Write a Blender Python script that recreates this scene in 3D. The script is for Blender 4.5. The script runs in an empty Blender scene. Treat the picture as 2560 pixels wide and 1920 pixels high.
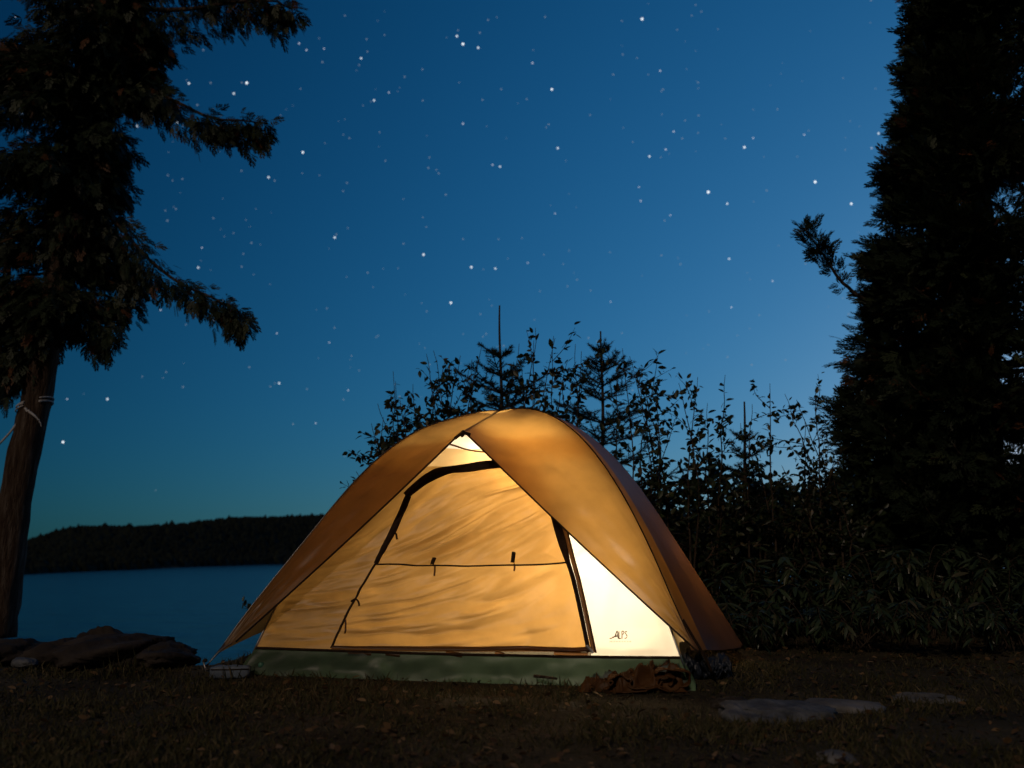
import bpy, math, random
import numpy as np
from mathutils import Vector

rng = np.random.default_rng(11)
random.seed(11)
sc = bpy.context.scene
col = sc.collection

# ------------------------------------------------------------------ camera
F_PX, CAM_H, HORIZON = 2276.0, 0.5, 1390.0          # in pixels of the 2560 x 1920 photograph
PITCH = math.atan((HORIZON - 960) / F_PX)
cd = bpy.data.cameras.new('camera')
cam = bpy.data.objects.new('camera', cd)
col.objects.link(cam)
cam.location = (0, 0, CAM_H)
cam.rotation_euler = (math.pi / 2 + PITCH, 0, 0)
cd.sensor_width = 36.0
cd.lens = 36.0 * F_PX / 2560
cd.clip_start, cd.clip_end = 0.05, 20000
cd.dof.use_dof = True
cd.dof.focus_distance = 4.5
cd.dof.aperture_fstop = 2.4
sc.camera = cam

# ------------------------------------------------------------------ night sky, moonlight, exposure
GLOW_AZ, GLOW_EL = math.radians(40), math.radians(8)     # the brighter part of the night sky, ahead and to the right
MOON_AZ, MOON_EL = math.radians(202), math.radians(30)    # the low moon stands behind the camera (0 = ahead, clockwise)
world = bpy.data.worlds.new('World')
sc.world = world
world.use_nodes = True
wn, wl = world.node_tree.nodes, world.node_tree.links
wn.clear()
w_out = wn.new('ShaderNodeOutputWorld')
w_bg = wn.new('ShaderNodeBackground')
w_sky = wn.new('ShaderNodeTexSky')
w_sky.sky_type = 'NISHITA'
w_sky.sun_disc = False
w_sky.sun_elevation = GLOW_EL
w_sky.sun_rotation = GLOW_AZ
w_sky.air_density, w_sky.dust_density, w_sky.ozone_density = 1.0, 0.4, 3.0
# the sky brightens towards that glow; each channel is toned for a long night exposure
w_tc = wn.new('ShaderNodeTexCoord')
w_dot = wn.new('ShaderNodeVectorMath')
w_dot.operation = 'DOT_PRODUCT'
w_dot.inputs[1].default_value = Vector((math.sin(math.radians(30)), math.cos(math.radians(30)), math.tan(math.radians(10)))).normalized()
wl.new(w_tc.outputs['Generated'], w_dot.inputs[0])


def w_math(op, a, b):
    m_ = wn.new('ShaderNodeMath')
    m_.operation = op
    for k_, v_ in enumerate((a, b)):
        if isinstance(v_, (int, float)): m_.inputs[k_].default_value = v_
        else: wl.new(v_, m_.inputs[k_])
    return m_.outputs[0]


w_aur = w_math('POWER', w_math('MULTIPLY_ADD', w_dot.outputs['Value'], 0.5), 5.0)
w_aur.node.inputs[0].links[0].from_node.inputs[2].default_value = 0.5
w_sep = wn.new('ShaderNodeSeparateColor')
wl.new(w_sky.outputs[0], w_sep.inputs[0])
w_com = wn.new('ShaderNodeCombineColor')
for k_, (g_, s_) in enumerate([(1.3, 0.74), (0.76, 0.69), (0.70, 1.02)]):
    c_ = w_math('MULTIPLY', w_math('MULTIPLY', w_sep.outputs[k_], 0.05), w_aur)
    wl.new(w_math('MULTIPLY', w_math('POWER', c_, g_), s_ / 0.05), w_com.inputs[k_])
wl.new(w_com.outputs[0], w_bg.inputs[0])
w_bg.inputs[1].default_value = 0.05
wl.new(w_bg.outputs[0], w_out.inputs[0])

ld = bpy.data.lights.new('moon', 'SUN')
ld.energy = 0.5
ld.angle = math.radians(3)
ld.color = (1.0, 0.78, 0.6)
moon = bpy.data.objects.new('moon', ld)
col.objects.link(moon)
moon.location = (-3, -7, 6)
mdir = Vector((math.sin(MOON_AZ) * math.cos(MOON_EL), math.cos(MOON_AZ) * math.cos(MOON_EL), math.sin(MOON_EL)))
moon.rotation_euler = mdir.to_track_quat('Z', 'Y').to_euler()

vs = sc.view_settings
vs.view_transform, vs.look, vs.gamma, vs.exposure = 'Standard', 'None', 1.0, 0.0
vs.use_curve_mapping = False
sc.cycles.use_denoising = True
sc.cycles.max_bounces = 10
sc.cycles.diffuse_bounces = 5
sc.cycles.transmission_bounces = 8
sc.cycles.transparent_max_bounces = 12
sc.cycles.sample_clamp_indirect = 4.0

# ------------------------------------------------------------------ pixel helpers (a pixel gives a direction only)
cp, sp = math.cos(PITCH), math.sin(PITCH)
EYE = np.array([0, 0, CAM_H])


def ray(px, py):
    x, z = (px - 1280) / F_PX, -(py - 960) / F_PX
    return np.array([x, cp - z * sp, sp + z * cp])


def at(px, py, Y):
    d = ray(px, py)
    return EYE + d * (Y / d[1])


def on_ground(px, py, z=0.0):
    d = ray(px, py)
    return EYE + d * ((z - CAM_H) / d[2])


# ------------------------------------------------------------------ noise
_tab = np.random.default_rng(5).random(4096)


def _h(i, j, k=0):
    return _tab[(i * 374761 + j * 668265 + k * 974711 + (i * j) % 977 * 31) & 4095]


def noise2(x, y, seed=0):
    x, y = np.asarray(x, float), np.asarray(y, float)
    i, j = np.floor(x).astype(int), np.floor(y).astype(int)
    u, v = x - i, y - j
    u, v = u * u * (3 - 2 * u), v * v * (3 - 2 * v)
    a = _h(i, j, seed) * (1 - u) + _h(i + 1, j, seed) * u
    b = _h(i, j + 1, seed) * (1 - u) + _h(i + 1, j + 1, seed) * u
    return (a * (1 - v) + b * v) * 2 - 1


def fbm2(x, y, seed=0, oct=4):
    s, a = 0, 1.0
    for o in range(oct):
        s = s + a * noise2(np.asarray(x) * 2 ** o + o * 7.3, np.asarray(y) * 2 ** o - o * 3.1, seed + o)
        a *= 0.5
    return s


def smooth(a, b, x):
    t = np.clip((np.asarray(x, float) - a) / (b - a), 0, 1)
    return t * t * (3 - 2 * t)


# ------------------------------------------------------------------ objects
def tag(o, label=None, cat=None, group=None, kind=None):
    if label: o['label'] = label
    if cat: o['category'] = cat
    if group: o['group'] = group
    if kind: o['kind'] = kind
    return o


def empty(name, loc=(0, 0, 0), rz=0.0):
    o = bpy.data.objects.new(name, None)
    o.empty_display_size = 0.1
    o.location, o.rotation_euler = loc, (0, 0, rz)
    col.objects.link(o)
    return o


def make_mesh(name, verts, faces, mat, smooth_it=True, cols=None):
    me = bpy.data.meshes.new(name)
    verts = np.asarray(verts, np.float32)
    if isinstance(faces, np.ndarray):
        n, k = faces.shape
        me.vertices.add(len(verts))
        me.vertices.foreach_set('co', verts.ravel())
        me.loops.add(n * k)
        me.loops.foreach_set('vertex_index', faces.astype(np.int32).ravel())
        me.polygons.add(n)
        me.polygons.foreach_set('loop_start', np.arange(0, n * k, k, dtype=np.int32))
        me.update(calc_edges=True)
    else:
        me.from_pydata(verts.tolist(), [], faces)
        me.update()
    me.polygons.foreach_set('use_smooth', np.full(len(me.polygons), smooth_it))
    if cols is not None:
        at_ = me.attributes.new('tone', 'FLOAT', 'POINT')
        at_.data.foreach_set('value', np.asarray(cols, np.float32))
    me.materials.append(mat)
    return me


def obj(name, me, parent=None, loc=None):
    o = bpy.data.objects.new(name, me)
    col.objects.link(o)
    if parent is not None: o.parent = parent
    if loc is not None: o.location = loc
    return o


def grid_faces(nu, nv, wrap_v=False):
    i = np.arange(nu - 1)[:, None]
    j = np.arange(nv if wrap_v else nv - 1)[None, :]
    j2 = (j + 1) % nv
    return np.stack([i * nv + j, (i + 1) * nv + j, (i + 1) * nv + j2, i * nv + j2], -1).reshape(-1, 4)


def tube_data(pts, rad, seg=8, cap=True):
    pts = np.asarray(pts, float)
    n = len(pts)
    rad = np.broadcast_to(np.asarray(rad, float), (n,))
    tan = np.gradient(pts, axis=0)
    tan /= np.linalg.norm(tan, axis=1)[:, None] + 1e-12
    ref = np.array([0.31, 0.17, 0.93]) if abs(tan[0][2]) < 0.9 else np.array([1.0, 0.2, 0.1])
    side = np.cross(tan, ref)
    side /= np.linalg.norm(side, axis=1)[:, None] + 1e-12
    up = np.cross(side, tan)
    a = np.linspace(0, 2 * math.pi, seg, endpoint=False)
    ring = (np.cos(a)[None, :, None] * side[:, None] + np.sin(a)[None, :, None] * up[:, None]) * rad[:, None, None]
    v = (pts[:, None] + ring).reshape(-1, 3)
    f = [tuple(q) for q in grid_faces(n, seg, True)]
    if cap:
        f.append(tuple(range(seg)))
        f.append(tuple((n - 1) * seg + k for k in range(seg))[::-1])
    return v, f


class Collect:
    def __init__(self):
        self.v, self.f, self.n = [], [], 0

    def add(self, v, f):
        self.v.append(np.asarray(v))
        self.f += [tuple(i + self.n for i in q) for q in f]
        self.n += len(v)

    def tube(self, pts, rad, seg=6):
        self.add(*tube_data(pts, rad, seg))

    def mesh(self, name, mat, smooth_it=True):
        return make_mesh(name, np.concatenate(self.v), self.f, mat, smooth_it)


def spline(pts, n):
    """Catmull-Rom through pts, n samples."""
    P = np.asarray(pts, float)
    P = np.vstack([2 * P[0] - P[1], P, 2 * P[-1] - P[-2]])
    m = len(P) - 3
    t = np.linspace(0, m - 1e-9, n)
    i = t.astype(int)
    u = (t - i)[:, None]
    a, b, c, d = P[i], P[i + 1], P[i + 2], P[i + 3]
    return 0.5 * (2 * b + (c - a) * u + (2 * a - 5 * b + 4 * c - d) * u ** 2 + (3 * b - a - 3 * c + d) * u ** 3)


def bake(tv, tf, M, T, tones=None):
    """copies of a small template, as one vertex/triangle array"""
    N, n = len(T), len(tv)
    v = np.einsum('nij,kj->nki', M, tv) + T[:, None]
    f = (tf[None] + (np.arange(N) * n)[:, None, None]).reshape(-1, tf.shape[1])
    c = None if tones is None else np.repeat(tones, n)
    return v.reshape(-1, 3), f, c


def frames(d, roll, scale, up=(0, 0, 1)):
    """matrices whose X axis is d, Z near up then rolled, uniformly scaled"""
    d = d / (np.linalg.norm(d, axis=1)[:, None] + 1e-9)
    up = np.broadcast_to(np.asarray(up, float), d.shape) + 1e-3
    y = np.cross(up, d)
    y /= np.linalg.norm(y, axis=1)[:, None] + 1e-9
    z = np.cross(d, y)
    c, s = np.cos(roll)[:, None], np.sin(roll)[:, None]
    y2, z2 = y * c + z * s, -y * s + z * c
    return np.stack([d, y2, z2], -1) * np.asarray(scale)[:, None, None]


# ------------------------------------------------------------------ materials
def new_mat(name):
    m = bpy.data.materials.new(name)
    m.use_nodes = True
    n, l = m.node_tree.nodes, m.node_tree.links
    n.clear()
    out = n.new('ShaderNodeOutputMaterial')
    return m, n, l, out


def ramp(n, l, src, stops):
    r = n.new('ShaderNodeValToRGB')
    e = r.color_ramp.elements
    while len(e) < len(stops): e.new(0.5)
    for k, (p, c) in enumerate(stops):
        e[k].position, e[k].color = p, (*c, 1)
    l.new(src, r.inputs[0])
    return r.outputs[0]


def noise_node(n, l, scale, detail=4, coord='Object', dist=0.0, stretch=None):
    tc = n.new('ShaderNodeTexCoord')
    src = tc.outputs[coord]
    if stretch:
        mp = n.new('ShaderNodeMapping')
        mp.inputs['Scale'].default_value = stretch
        l.new(src, mp.inputs[0])
        src = mp.outputs[0]
    t = n.new('ShaderNodeTexNoise')
    t.inputs['Scale'].default_value = scale
    t.inputs['Detail'].default_value = detail
    t.inputs['Distortion'].default_value = dist
    l.new(src, t.inputs['Vector'])
    return t.outputs['Fac']


def solid(name, stops, scale=6, rough=0.8, bump=0.3, bscale=30, spec=0.3, stretch=None, bdist=0.01, metallic=0):
    m, n, l, out = new_mat(name)
    b = n.new('ShaderNodeBsdfPrincipled')
    b.inputs['Roughness'].default_value = rough
    b.inputs['Specular IOR Level'].default_value = spec
    b.inputs['Metallic'].default_value = metallic
    l.new(ramp(n, l, noise_node(n, l, scale, 5, stretch=stretch), stops), b.inputs['Base Color'])
    bp = n.new('ShaderNodeBump')
    bp.inputs['Strength'].default_value = bump
    bp.inputs['Distance'].default_value = bdist
    l.new(noise_node(n, l, bscale, 6, stretch=stretch), bp.inputs['Height'])
    l.new(bp.outputs[0], b.inputs['Normal'])
    l.new(b.outputs[0], out.inputs[0])
    return m


def fabric(name, base, trans, tfac, gloss=0.06, rough=0.4, vary=0.12, bump=0.12):
    """woven nylon: diffuse outside, lets lamp light glow through"""
    m, n, l, out = new_mat(name)
    nz = noise_node(n, l, 9, 4)
    dim = lambda c, k: tuple(min(1, x * k) for x in c)
    cb = ramp(n, l, nz, [(0.3, dim(base, 1 - vary)), (0.7, dim(base, 1 + vary))])
    ct = ramp(n, l, nz, [(0.3, dim(trans, 1 - vary)), (0.7, dim(trans, 1 + vary * .6))])
    d = n.new('ShaderNodeBsdfDiffuse')
    t = n.new('ShaderNodeBsdfTranslucent')
    g = n.new('ShaderNodeBsdfGlossy')
    g.inputs['Roughness'].default_value = rough
    g.inputs['Color'].default_value = (.9, .9, .9, 1)
    bp = n.new('ShaderNodeBump')
    bp.inputs['Strength'].default_value = bump
    bp.inputs['Distance'].default_value = 0.004
    l.new(noise_node(n, l, 45, 5), bp.inputs['Height'])
    for q in (d, t, g): l.new(bp.outputs[0], q.inputs['Normal'])
    l.new(cb, d.inputs[0])
    l.new(ct, t.inputs[0])
    m1 = n.new('ShaderNodeMixShader')
    m1.inputs[0].default_value = tfac
    l.new(d.outputs[0], m1.inputs[1])
    l.new(t.outputs[0], m1.inputs[2])
    m2 = n.new('ShaderNodeMixShader')
    m2.inputs[0].default_value = gloss
    l.new(m1.outputs[0], m2.inputs[1])
    l.new(g.outputs[0], m2.inputs[2])
    l.new(m2.outputs[0], out.inputs[0])
    return m


def leafy(name, stops, rough=0.55, tfac=0.25, spec=0.35):
    """foliage tinted leaf by leaf through the 'tone' attribute"""
    m, n, l, out = new_mat(name)
    a = n.new('ShaderNodeAttribute')
    a.attribute_name = 'tone'
    c = ramp(n, l, a.outputs['Fac'], stops)
    b = n.new('ShaderNodeBsdfPrincipled')
    b.inputs['Roughness'].default_value = rough
    b.inputs['Specular IOR Level'].default_value = spec
    l.new(c, b.inputs['Base Color'])
    t = n.new('ShaderNodeBsdfTranslucent')
    l.new(c, t.inputs[0])
    mx = n.new('ShaderNodeMixShader')
    mx.inputs[0].default_value = tfac
    l.new(b.outputs[0], mx.inputs[1])
    l.new(t.outputs[0], mx.inputs[2])
    l.new(mx.outputs[0], out.inputs[0])
    return m


def emit(name, c, s, sample=True):
    m, n, l, out = new_mat(name)
    e = n.new('ShaderNodeEmission')
    e.inputs[0].default_value = (*c, 1)
    e.inputs[1].default_value = s
    l.new(e.outputs[0], out.inputs[0])
    if not sample: m.cycles.emission_sampling = 'NONE'
    return m


M = {}
M['soil'] = solid('soil', [(0.3, (.035, .027, .018)), (0.5, (.06, .05, .03)), (0.7, (.09, .072, .045))], 2.5, .95, .8, 40, .1, bdist=.03)
M['rock'] = solid('rock', [(0.3, (.07, .07, .075)), (0.5, (.13, .13, .135)), (0.7, (.24, .24, .25))], 5, .85, .9, 14, .3, bdist=.02)
M['rock_dark'] = solid('rock_dark', [(0.3, (.022, .018, .016)), (0.5, (.04, .033, .03)), (0.75, (.075, .062, .055))], 4, .9, .9, 12, .2, bdist=.03)
M['rock_pale'] = solid('rock_pale', [(0.3, (.05, .054, .062)), (0.5, (.10, .108, .122)), (0.75, (.19, .2, .22))], 16, .85, 1.0, 22, .3, bdist=.03)
M['bark'] = solid('bark', [(0.3, (.035, .022, .016)), (0.5, (.07, .047, .034)), (0.7, (.14, .11, .09))], 7, .9, 1.0, 22, .15, (5, 5, .7), .03)
M['twig'] = solid('twig', [(0.3, (.03, .022, .016)), (0.7, (.07, .05, .035))], 20, .85, .3, 60, .2)
M['rope'] = solid('rope', [(0.3, (.45, .45, .47)), (0.7, (.65, .65, .68))], 80, .8, .4, 200, .2)
M['cedar'] = leafy('cedar', [(0.0, (.012, .022, .012)), (0.55, (.028, .045, .022)), (0.86, (.05, .065, .028)), (0.9, (.11, .045, .018)), (1.0, (.14, .06, .025))])
M['spruce'] = leafy('spruce', [(0, (.01, .02, .014)), (1, (.03, .048, .03))])
M['leaf'] = leafy('leaf', [(0, (.015, .026, .01)), (0.7, (.04, .06, .022)), (1, (.08, .06, .025))], .45, .3, .5)
M['bramble'] = leafy('bramble', [(0, (.025, .045, .02)), (0.8, (.06, .09, .045)), (1, (.1, .09, .05))], .35, .25, .6)
M['grass'] = leafy('grass', [(0, (.03, .034, .012)), (0.6, (.07, .066, .026)), (1, (.15, .115, .06))], .6, .25, .25)
M['litter'] = leafy('litter', [(0, (.05, .028, .014)), (0.7, (.12, .07, .03)), (1, (.25, .16, .08))], .7, .1, .2)
M['forest'] = leafy('forest', [(0, (.008, .012, .01)), (1, (.02, .026, .02))], .9, 0.05, .1)
M['hill'] = solid('hill', [(0.3, (.012, .015, .013)), (0.7, (.02, .023, .02))], .05, .95, 0, 1, .05)

# tent cloth
M['wall'] = fabric('wall', (.30, .19, .08), (.80, .43, .11), .21, .03)  # same cloth as the upper panel, dimness away from the lamp put into its translucency
M['upper_wall'] = fabric('upper_wall', (.30, .19, .08), (.84, .56, .24), .40, .03)  # wall cloth again, lamp brightness put into its tint and translucency
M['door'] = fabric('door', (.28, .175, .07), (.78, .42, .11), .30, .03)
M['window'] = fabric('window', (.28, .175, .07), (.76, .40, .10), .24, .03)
M['pale_lit_wall'] = fabric('pale_lit_wall', (.5, .4, .26), (.95, .86, .68), .46, .03, vary=.05)  # side panel is wall cloth with lamp whitening put into colour; peak is cream
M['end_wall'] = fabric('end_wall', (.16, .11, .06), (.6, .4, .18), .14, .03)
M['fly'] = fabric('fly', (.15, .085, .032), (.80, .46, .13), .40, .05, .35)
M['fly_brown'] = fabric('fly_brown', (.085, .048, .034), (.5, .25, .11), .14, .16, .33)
M['tub'] = fabric('tub', (.028, .046, .032), (.10, .15, .085), .13, .02, .4)
M['trim'] = solid('trim', [(0.3, (.02, .011, .006)), (0.7, (.04, .022, .012))], 40, .8, .3, 120, .2)
M['zip'] = fabric('zip', (.08, .036, .013), (.35, .15, .04), .16, .03)
M['pole'] = solid('pole', [(0.3, (.25, .25, .27)), (0.7, (.32, .32, .34))], 10, .35, .05, 80, .5, metallic=.8)
M['navy'] = fabric('navy', (.018, .026, .045), (.02, .03, .05), .05, .06, .45)
M['bundle'] = fabric('bundle', (.10, .045, .016), (.3, .14, .05), .08, .015, .5)
M['pouch'] = solid('pouch', [(0.3, (.10, .13, .18)), (0.7, (.15, .19, .25))], 12, .5, .2, 60, .4)
M['green'] = solid('green', [(0.3, (.05, .16, .11)), (0.7, (.08, .22, .15))], 12, .5, .1, 60, .4)
M['print'] = solid('print', [(0.3, (.12, .05, .015)), (0.7, (.16, .07, .02))], 12, .8, 0, 60, .1)
M['plastic'] = solid('plastic', [(0.3, (.03, .03, .03)), (0.7, (.05, .05, .05))], 12, .5, .1, 60, .4)
STAR_M = [emit('star_bright', (.88, .96, 1.0), 1.3, False), emit('star_mid', (.8, .92, 1.0), 1.05, False), emit('star_dim', (.75, .84, 1.0), .8, False)]
M['faint_star'] = emit('faint_star', (.5, .66, .82), .4, False)

m, n, l, out = new_mat('lake_water')
b = n.new('ShaderNodeBsdfPrincipled')
b.inputs['Base Color'].default_value = (.006, .012, .018, 1)
b.inputs['Roughness'].default_value = .22
b.inputs['IOR'].default_value = 1.33
b.inputs['Specular IOR Level'].default_value = .24
bp = n.new('ShaderNodeBump')
bp.inputs['Strength'].default_value = .9
bp.inputs['Distance'].default_value = .5
l.new(noise_node(n, l, .35, 4, stretch=(.5, 1, 1)), bp.inputs['Height'])
l.new(bp.outputs[0], b.inputs['Normal'])
l.new(b.outputs[0], out.inputs[0])
M['water'] = m

# ------------------------------------------------------------------ ground, lake, far hill
WATER_Z = -3.5


def land_gap(x, y):
    """how far a spot lies outside the camp's bank (metres, <= 0 on land)"""
    wob = 0.18 * fbm2(x * .9 + 3, y * .9, 3, 3)
    d1 = y - (4.56 + wob)
    d2 = (-1.34 + wob * .6 + .10 * np.maximum(y - 4.6, 0)) - x
    near = np.minimum(d1, d2)                         # outside only when beyond both limits
    cape = np.hypot(np.maximum(x + 4.55, 0), np.maximum(y - 8.6, 0)) + wob   # the bit of bank under the cedar
    g = np.minimum(near, cape)
    far = y - (16 + .2 * x)
    return np.maximum(g, np.where(x > -1, far, -9e9))


def far_point(px, py):
    return on_ground(px, py, WATER_Z)


FS = np.array([far_point(-900, 1500), far_point(-400, 1458), far_point(50, 1436), far_point(340, 1424), far_point(670, 1411),
               far_point(1000, 1406), far_point(1700, 1404), far_point(2700, 1404), far_point(3600, 1410)])
fs_ang = FS[:, 0] / FS[:, 1]
fs_y = FS[:, 1]


def far_depth(x, y):
    """metres behind the far shore (positive on its land)"""
    s = x / np.maximum(y, 1)
    return np.where(y > 60, y - np.interp(s, fs_ang, fs_y), -99.0)


RIDGE = np.array([(-900, 1400), (-400, 1370), (0, 1352), (90, 1337), (150, 1318), (205, 1309), (350, 1311), (450, 1306), (520, 1299), (570, 1293), (700, 1292),
                  (850, 1288), (1100, 1285), (1500, 1280), (2000, 1283), (2700, 1290), (3600, 1300)], float)
rd_ang = np.array([at(px, 1300, 1)[0] for px, _ in RIDGE])
rd_tan = np.array([(at(px, py, 1)[2] - CAM_H) for px, py in RIDGE])


def ground_z(x, y):
    x, y = np.asarray(x, float), np.asarray(y, float)
    g = land_gap(x, y)
    base = .012 * fbm2(x * 1.7, y * 1.7, 9, 3) + .02 * fbm2(x * .4, y * .4, 2, 2)
    base = base * smooth(0, 1.2, np.hypot((x + .07), (y - 4.9) * 1.1) - .9)      # level pitch under the tent
    base = base - .045 * smooth(4.35, 3.8, y + .2 * x) - .22 * smooth(-3.2, -4.4, x) * smooth(5, 7.5, y)
    z = np.where(g > 0, base - 1.25 * g, base)
    z = np.maximum(z, -6.0)
    fd = far_depth(x, y)
    s = x / np.maximum(y, 1)
    top = np.interp(s, rd_ang, rd_tan) * (np.maximum(y, 1)) + CAM_H - 4.0
    hz = WATER_Z + smooth(0, 1, fd / 14) * 1.2 + smooth(0, 90, fd) * np.maximum(top - WATER_Z - 1.2, 0) * smooth(900, 300, fd)
    return np.where(fd > -6, np.where(fd > 0, hz, np.maximum(z, WATER_Z + fd * .5)), z)


def warped(n, near, far, centre=0.0):
    t = np.linspace(-1, 1, n)
    k = math.asinh(far / near)
    return centre + near * np.sinh(t * k)


gx = np.unique(np.concatenate([warped(150, 3.0, 4000), np.linspace(-5.5, 5.5, 160)]))
gy = np.unique(np.concatenate([warped(150, 4.0, 6000, 4.0), np.linspace(1.5, 9.5, 150), np.linspace(150, 900, 70)]))
GX, GY = np.meshgrid(gx, gy, indexing='ij')
GZ = ground_z(GX, GY)
o = obj('ground', make_mesh('ground', np.stack([GX, GY, GZ], -1).reshape(-1, 3), grid_faces(len(gx), len(gy)), M['soil']))
tag(o, kind='structure')

o = obj('lake', make_mesh('lake', [(-5000, -600, WATER_Z), (5000, -600, WATER_Z), (5000, 6500, WATER_Z), (-5000, 6500, WATER_Z)], [(0, 1, 2, 3)], M['water'], False))
tag(o, kind='structure')

# the wooded far shore: the slope belongs to the ground sheet, its trees read as one mass
cone_v = []
for k, (r, z) in enumerate([(1.0, 0.0), (.72, .35), (.4, .7)]):
    for q in range(6):
        a = q * math.pi / 3 + k * .5
        cone_v.append((r * math.cos(a) * .32, r * math.sin(a) * .32, z))
cone_v.append((0, 0, 1.0))
cone_f = []
for k in range(2):
    for q in range(6):
        a, b2, c, d = k * 6 + q, k * 6 + (q + 1) % 6, (k + 1) * 6 + (q + 1) % 6, (k + 1) * 6 + q
        cone_f += [(a, b2, c), (a, c, d)]
for q in range(6): cone_f.append((12 + q, 12 + (q + 1) % 6, 18))
cone_v, cone_f = np.array(cone_v), np.array(cone_f)
N = 9000
px = rng.uniform(-700, 3000, N)
px[: N // 2] = rng.uniform(-150, 950, N // 2)
sl = np.array([at(p, 1300, 1)[0] for p in px])
fd = rng.uniform(1, 130, N) ** 1.0
yy = np.interp(sl, fs_ang, fs_y) + fd
xx = sl * yy
zz = ground_z(xx, yy)
hh = rng.uniform(2.6, 4.2, N) * np.where(rng.random(N) < .03, 1.3, 1) * (yy / 400) ** .6
Mx = np.zeros((N, 3, 3))
wd = hh * rng.uniform(1.3, 2.6, N)
Mx[:, 0, 0] = wd; Mx[:, 1, 1] = wd; Mx[:, 2, 2] = hh
v, f, c = bake(cone_v, cone_f, Mx, np.stack([xx, yy, zz - .3], -1), rng.random(N))
o = obj('far_forest', make_mesh('far_forest', v, f, M['forest'], True, c))
tag(o, 'dark wooded hill line on the far shore of the lake', 'forest', kind='stuff')

# ------------------------------------------------------------------ stars
STARS = [(1387, 41, 4.4), (1000, 95, 4.4), (987, 78, 3.6), (1033, 103, 3.6), (780, 126, 3.2), (533, 179, 4.4), (408, 180, 3.4), (505, 202, 3.4), (382, 265, 3.6),
         (297, 272, 3.0), (808, 217, 3.2), (840, 200, 2.4), (654, 329, 3.8), (580, 383, 3.4), (1192, 193, 3.8), (1000, 267, 2.8), (1426, 153, 2.6), (1205, 320, 3.3), (1080, 360, 3.2),
         (1064, 356, 2.6), (1403, 338, 3.3), (1438, 323, 2.9), (1455, 284, 2.8), (1608, 318, 3.8), (1627, 298, 2.6), (1737, 291, 2.6), (1530, 415, 4.8), (1761, 393, 4.6), (1839, 440, 3.8),
         (1571, 440, 3.3), (1898, 288, 3.2), (1384, 434, 2.8), (1883, 320, 2.4), (1150, 136, 2.9), (723, 513, 3.6), (915, 550, 3.7), (1018, 577, 3.7), (1070, 580, 3.2),
         (974, 654, 4.0), (1575, 559, 3.0), (1669, 607, 2.4), (1580, 664, 2.6), (603, 828, 3.4), (232, 862, 3.6), (136, 955, 4.0), (145, 862, 2.3),
         (598, 720, 2.4), (711, 740, 2.3), (428, 578, 3.2), (436, 535, 2.2), (347, 670, 2.4), (646, 94, 2.6), (662, 108, 2.6), (700, 105, 2.4), (108, 12, 5.0), (1448, 465, 2.4),
         (34, 35, 2.6), (632, 55, 3.0), (752, 843, 2.5), (682, 914, 2.3), (1319, 652, 2.0), (1140, 568, 2.2), (1199, 461, 2.2), (1380, 404, 2.4)]
SKY_R = 5200.0
bmv = []
t_ = (1 + 5 ** .5) / 2
ico_v = np.array([(-1, t_, 0), (1, t_, 0), (-1, -t_, 0), (1, -t_, 0), (0, -1, t_), (0, 1, t_), (0, -1, -t_), (0, 1, -t_), (t_, 0, -1), (t_, 0, 1), (-t_, 0, -1), (-t_, 0, 1)]) / math.hypot(1, t_)
ico_f = np.array([(0, 11, 5), (0, 5, 1), (0, 1, 7), (0, 7, 10), (0, 10, 11), (1, 5, 9), (5, 11, 4), (11, 10, 2), (10, 7, 6), (7, 1, 8),
                  (3, 9, 4), (3, 4, 2), (3, 2, 6), (3, 6, 8), (3, 8, 9), (4, 9, 5), (2, 4, 11), (6, 2, 10), (8, 6, 7), (9, 8, 1)])
star_me = [make_mesh('star', ico_v, ico_f, m_) for m_ in STAR_M]
for (dx, dy, s) in STARS:
    d = ray(dx * 1.15732, dy * 1.15732)
    d = d / np.linalg.norm(d)
    o = obj('star', star_me[0 if s >= 3.7 else 1 if s >= 3 else 2], loc=tuple(EYE + d * SKY_R))
    r = s * .70 * SKY_R / F_PX
    o.scale = (r, r, r)
    tag(o, 'bright white star shining in the blue night sky', 'star', 'bright stars of the night sky')
N = 420
dd = rng.normal(size=(2200, 3))
dd /= np.linalg.norm(dd, axis=1)[:, None]
dd = dd[dd[:, 2] > .05][:900]
extra = np.array([ray(a_, b_) for a_, b_ in zip(rng.uniform(0, 2560, 300), rng.uniform(0, 1000, 300))])
extra /= np.linalg.norm(extra, axis=1)[:, None]
dd = np.concatenate([dd, extra])
Mx = np.eye(3)[None] * (rng.uniform(.8, 1.9, len(dd)) * SKY_R / F_PX)[:, None, None]
v, f, _ = bake(ico_v, ico_f, Mx, EYE + dd * (SKY_R + 60))
tag(obj('faint_stars', make_mesh('faint_stars', v, f, M['faint_star'])), 'countless faint pinprick stars across the sky', 'stars', kind='stuff')

# ------------------------------------------------------------------ the tent
# local frame: x to the right along the front, y away from the camera, origin on the ground under the apex
TENT_XY, TENT_TH = np.array([-.068, 4.9]), .215
tent = empty('dome_tent', (TENT_XY[0], TENT_XY[1], 0), -TENT_TH)
tag(tent, 'glowing orange dome tent with an open-fronted rain fly on the grass', 'tent')
ct_, st_ = math.cos(TENT_TH), math.sin(TENT_TH)


def to_local(P):
    P = np.array(P, float)
    x, y = P[..., 0] - TENT_XY[0], P[..., 1] - TENT_XY[1]
    P[..., 0], P[..., 1] = x * ct_ - y * st_, x * st_ + y * ct_
    return P


L_EYE = to_local(EYE)
AI, BI, HI, KI = .985, .82, 1.22, 2.45          # inner tent: half width, half depth, height, pole curve
TUB = .085


def wall_u(z): return (1 - np.asarray(z) / HI) ** (1 / KI)


def local_ray(px, py): return to_local(ray(px, py) + EYE) - L_EYE


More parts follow.
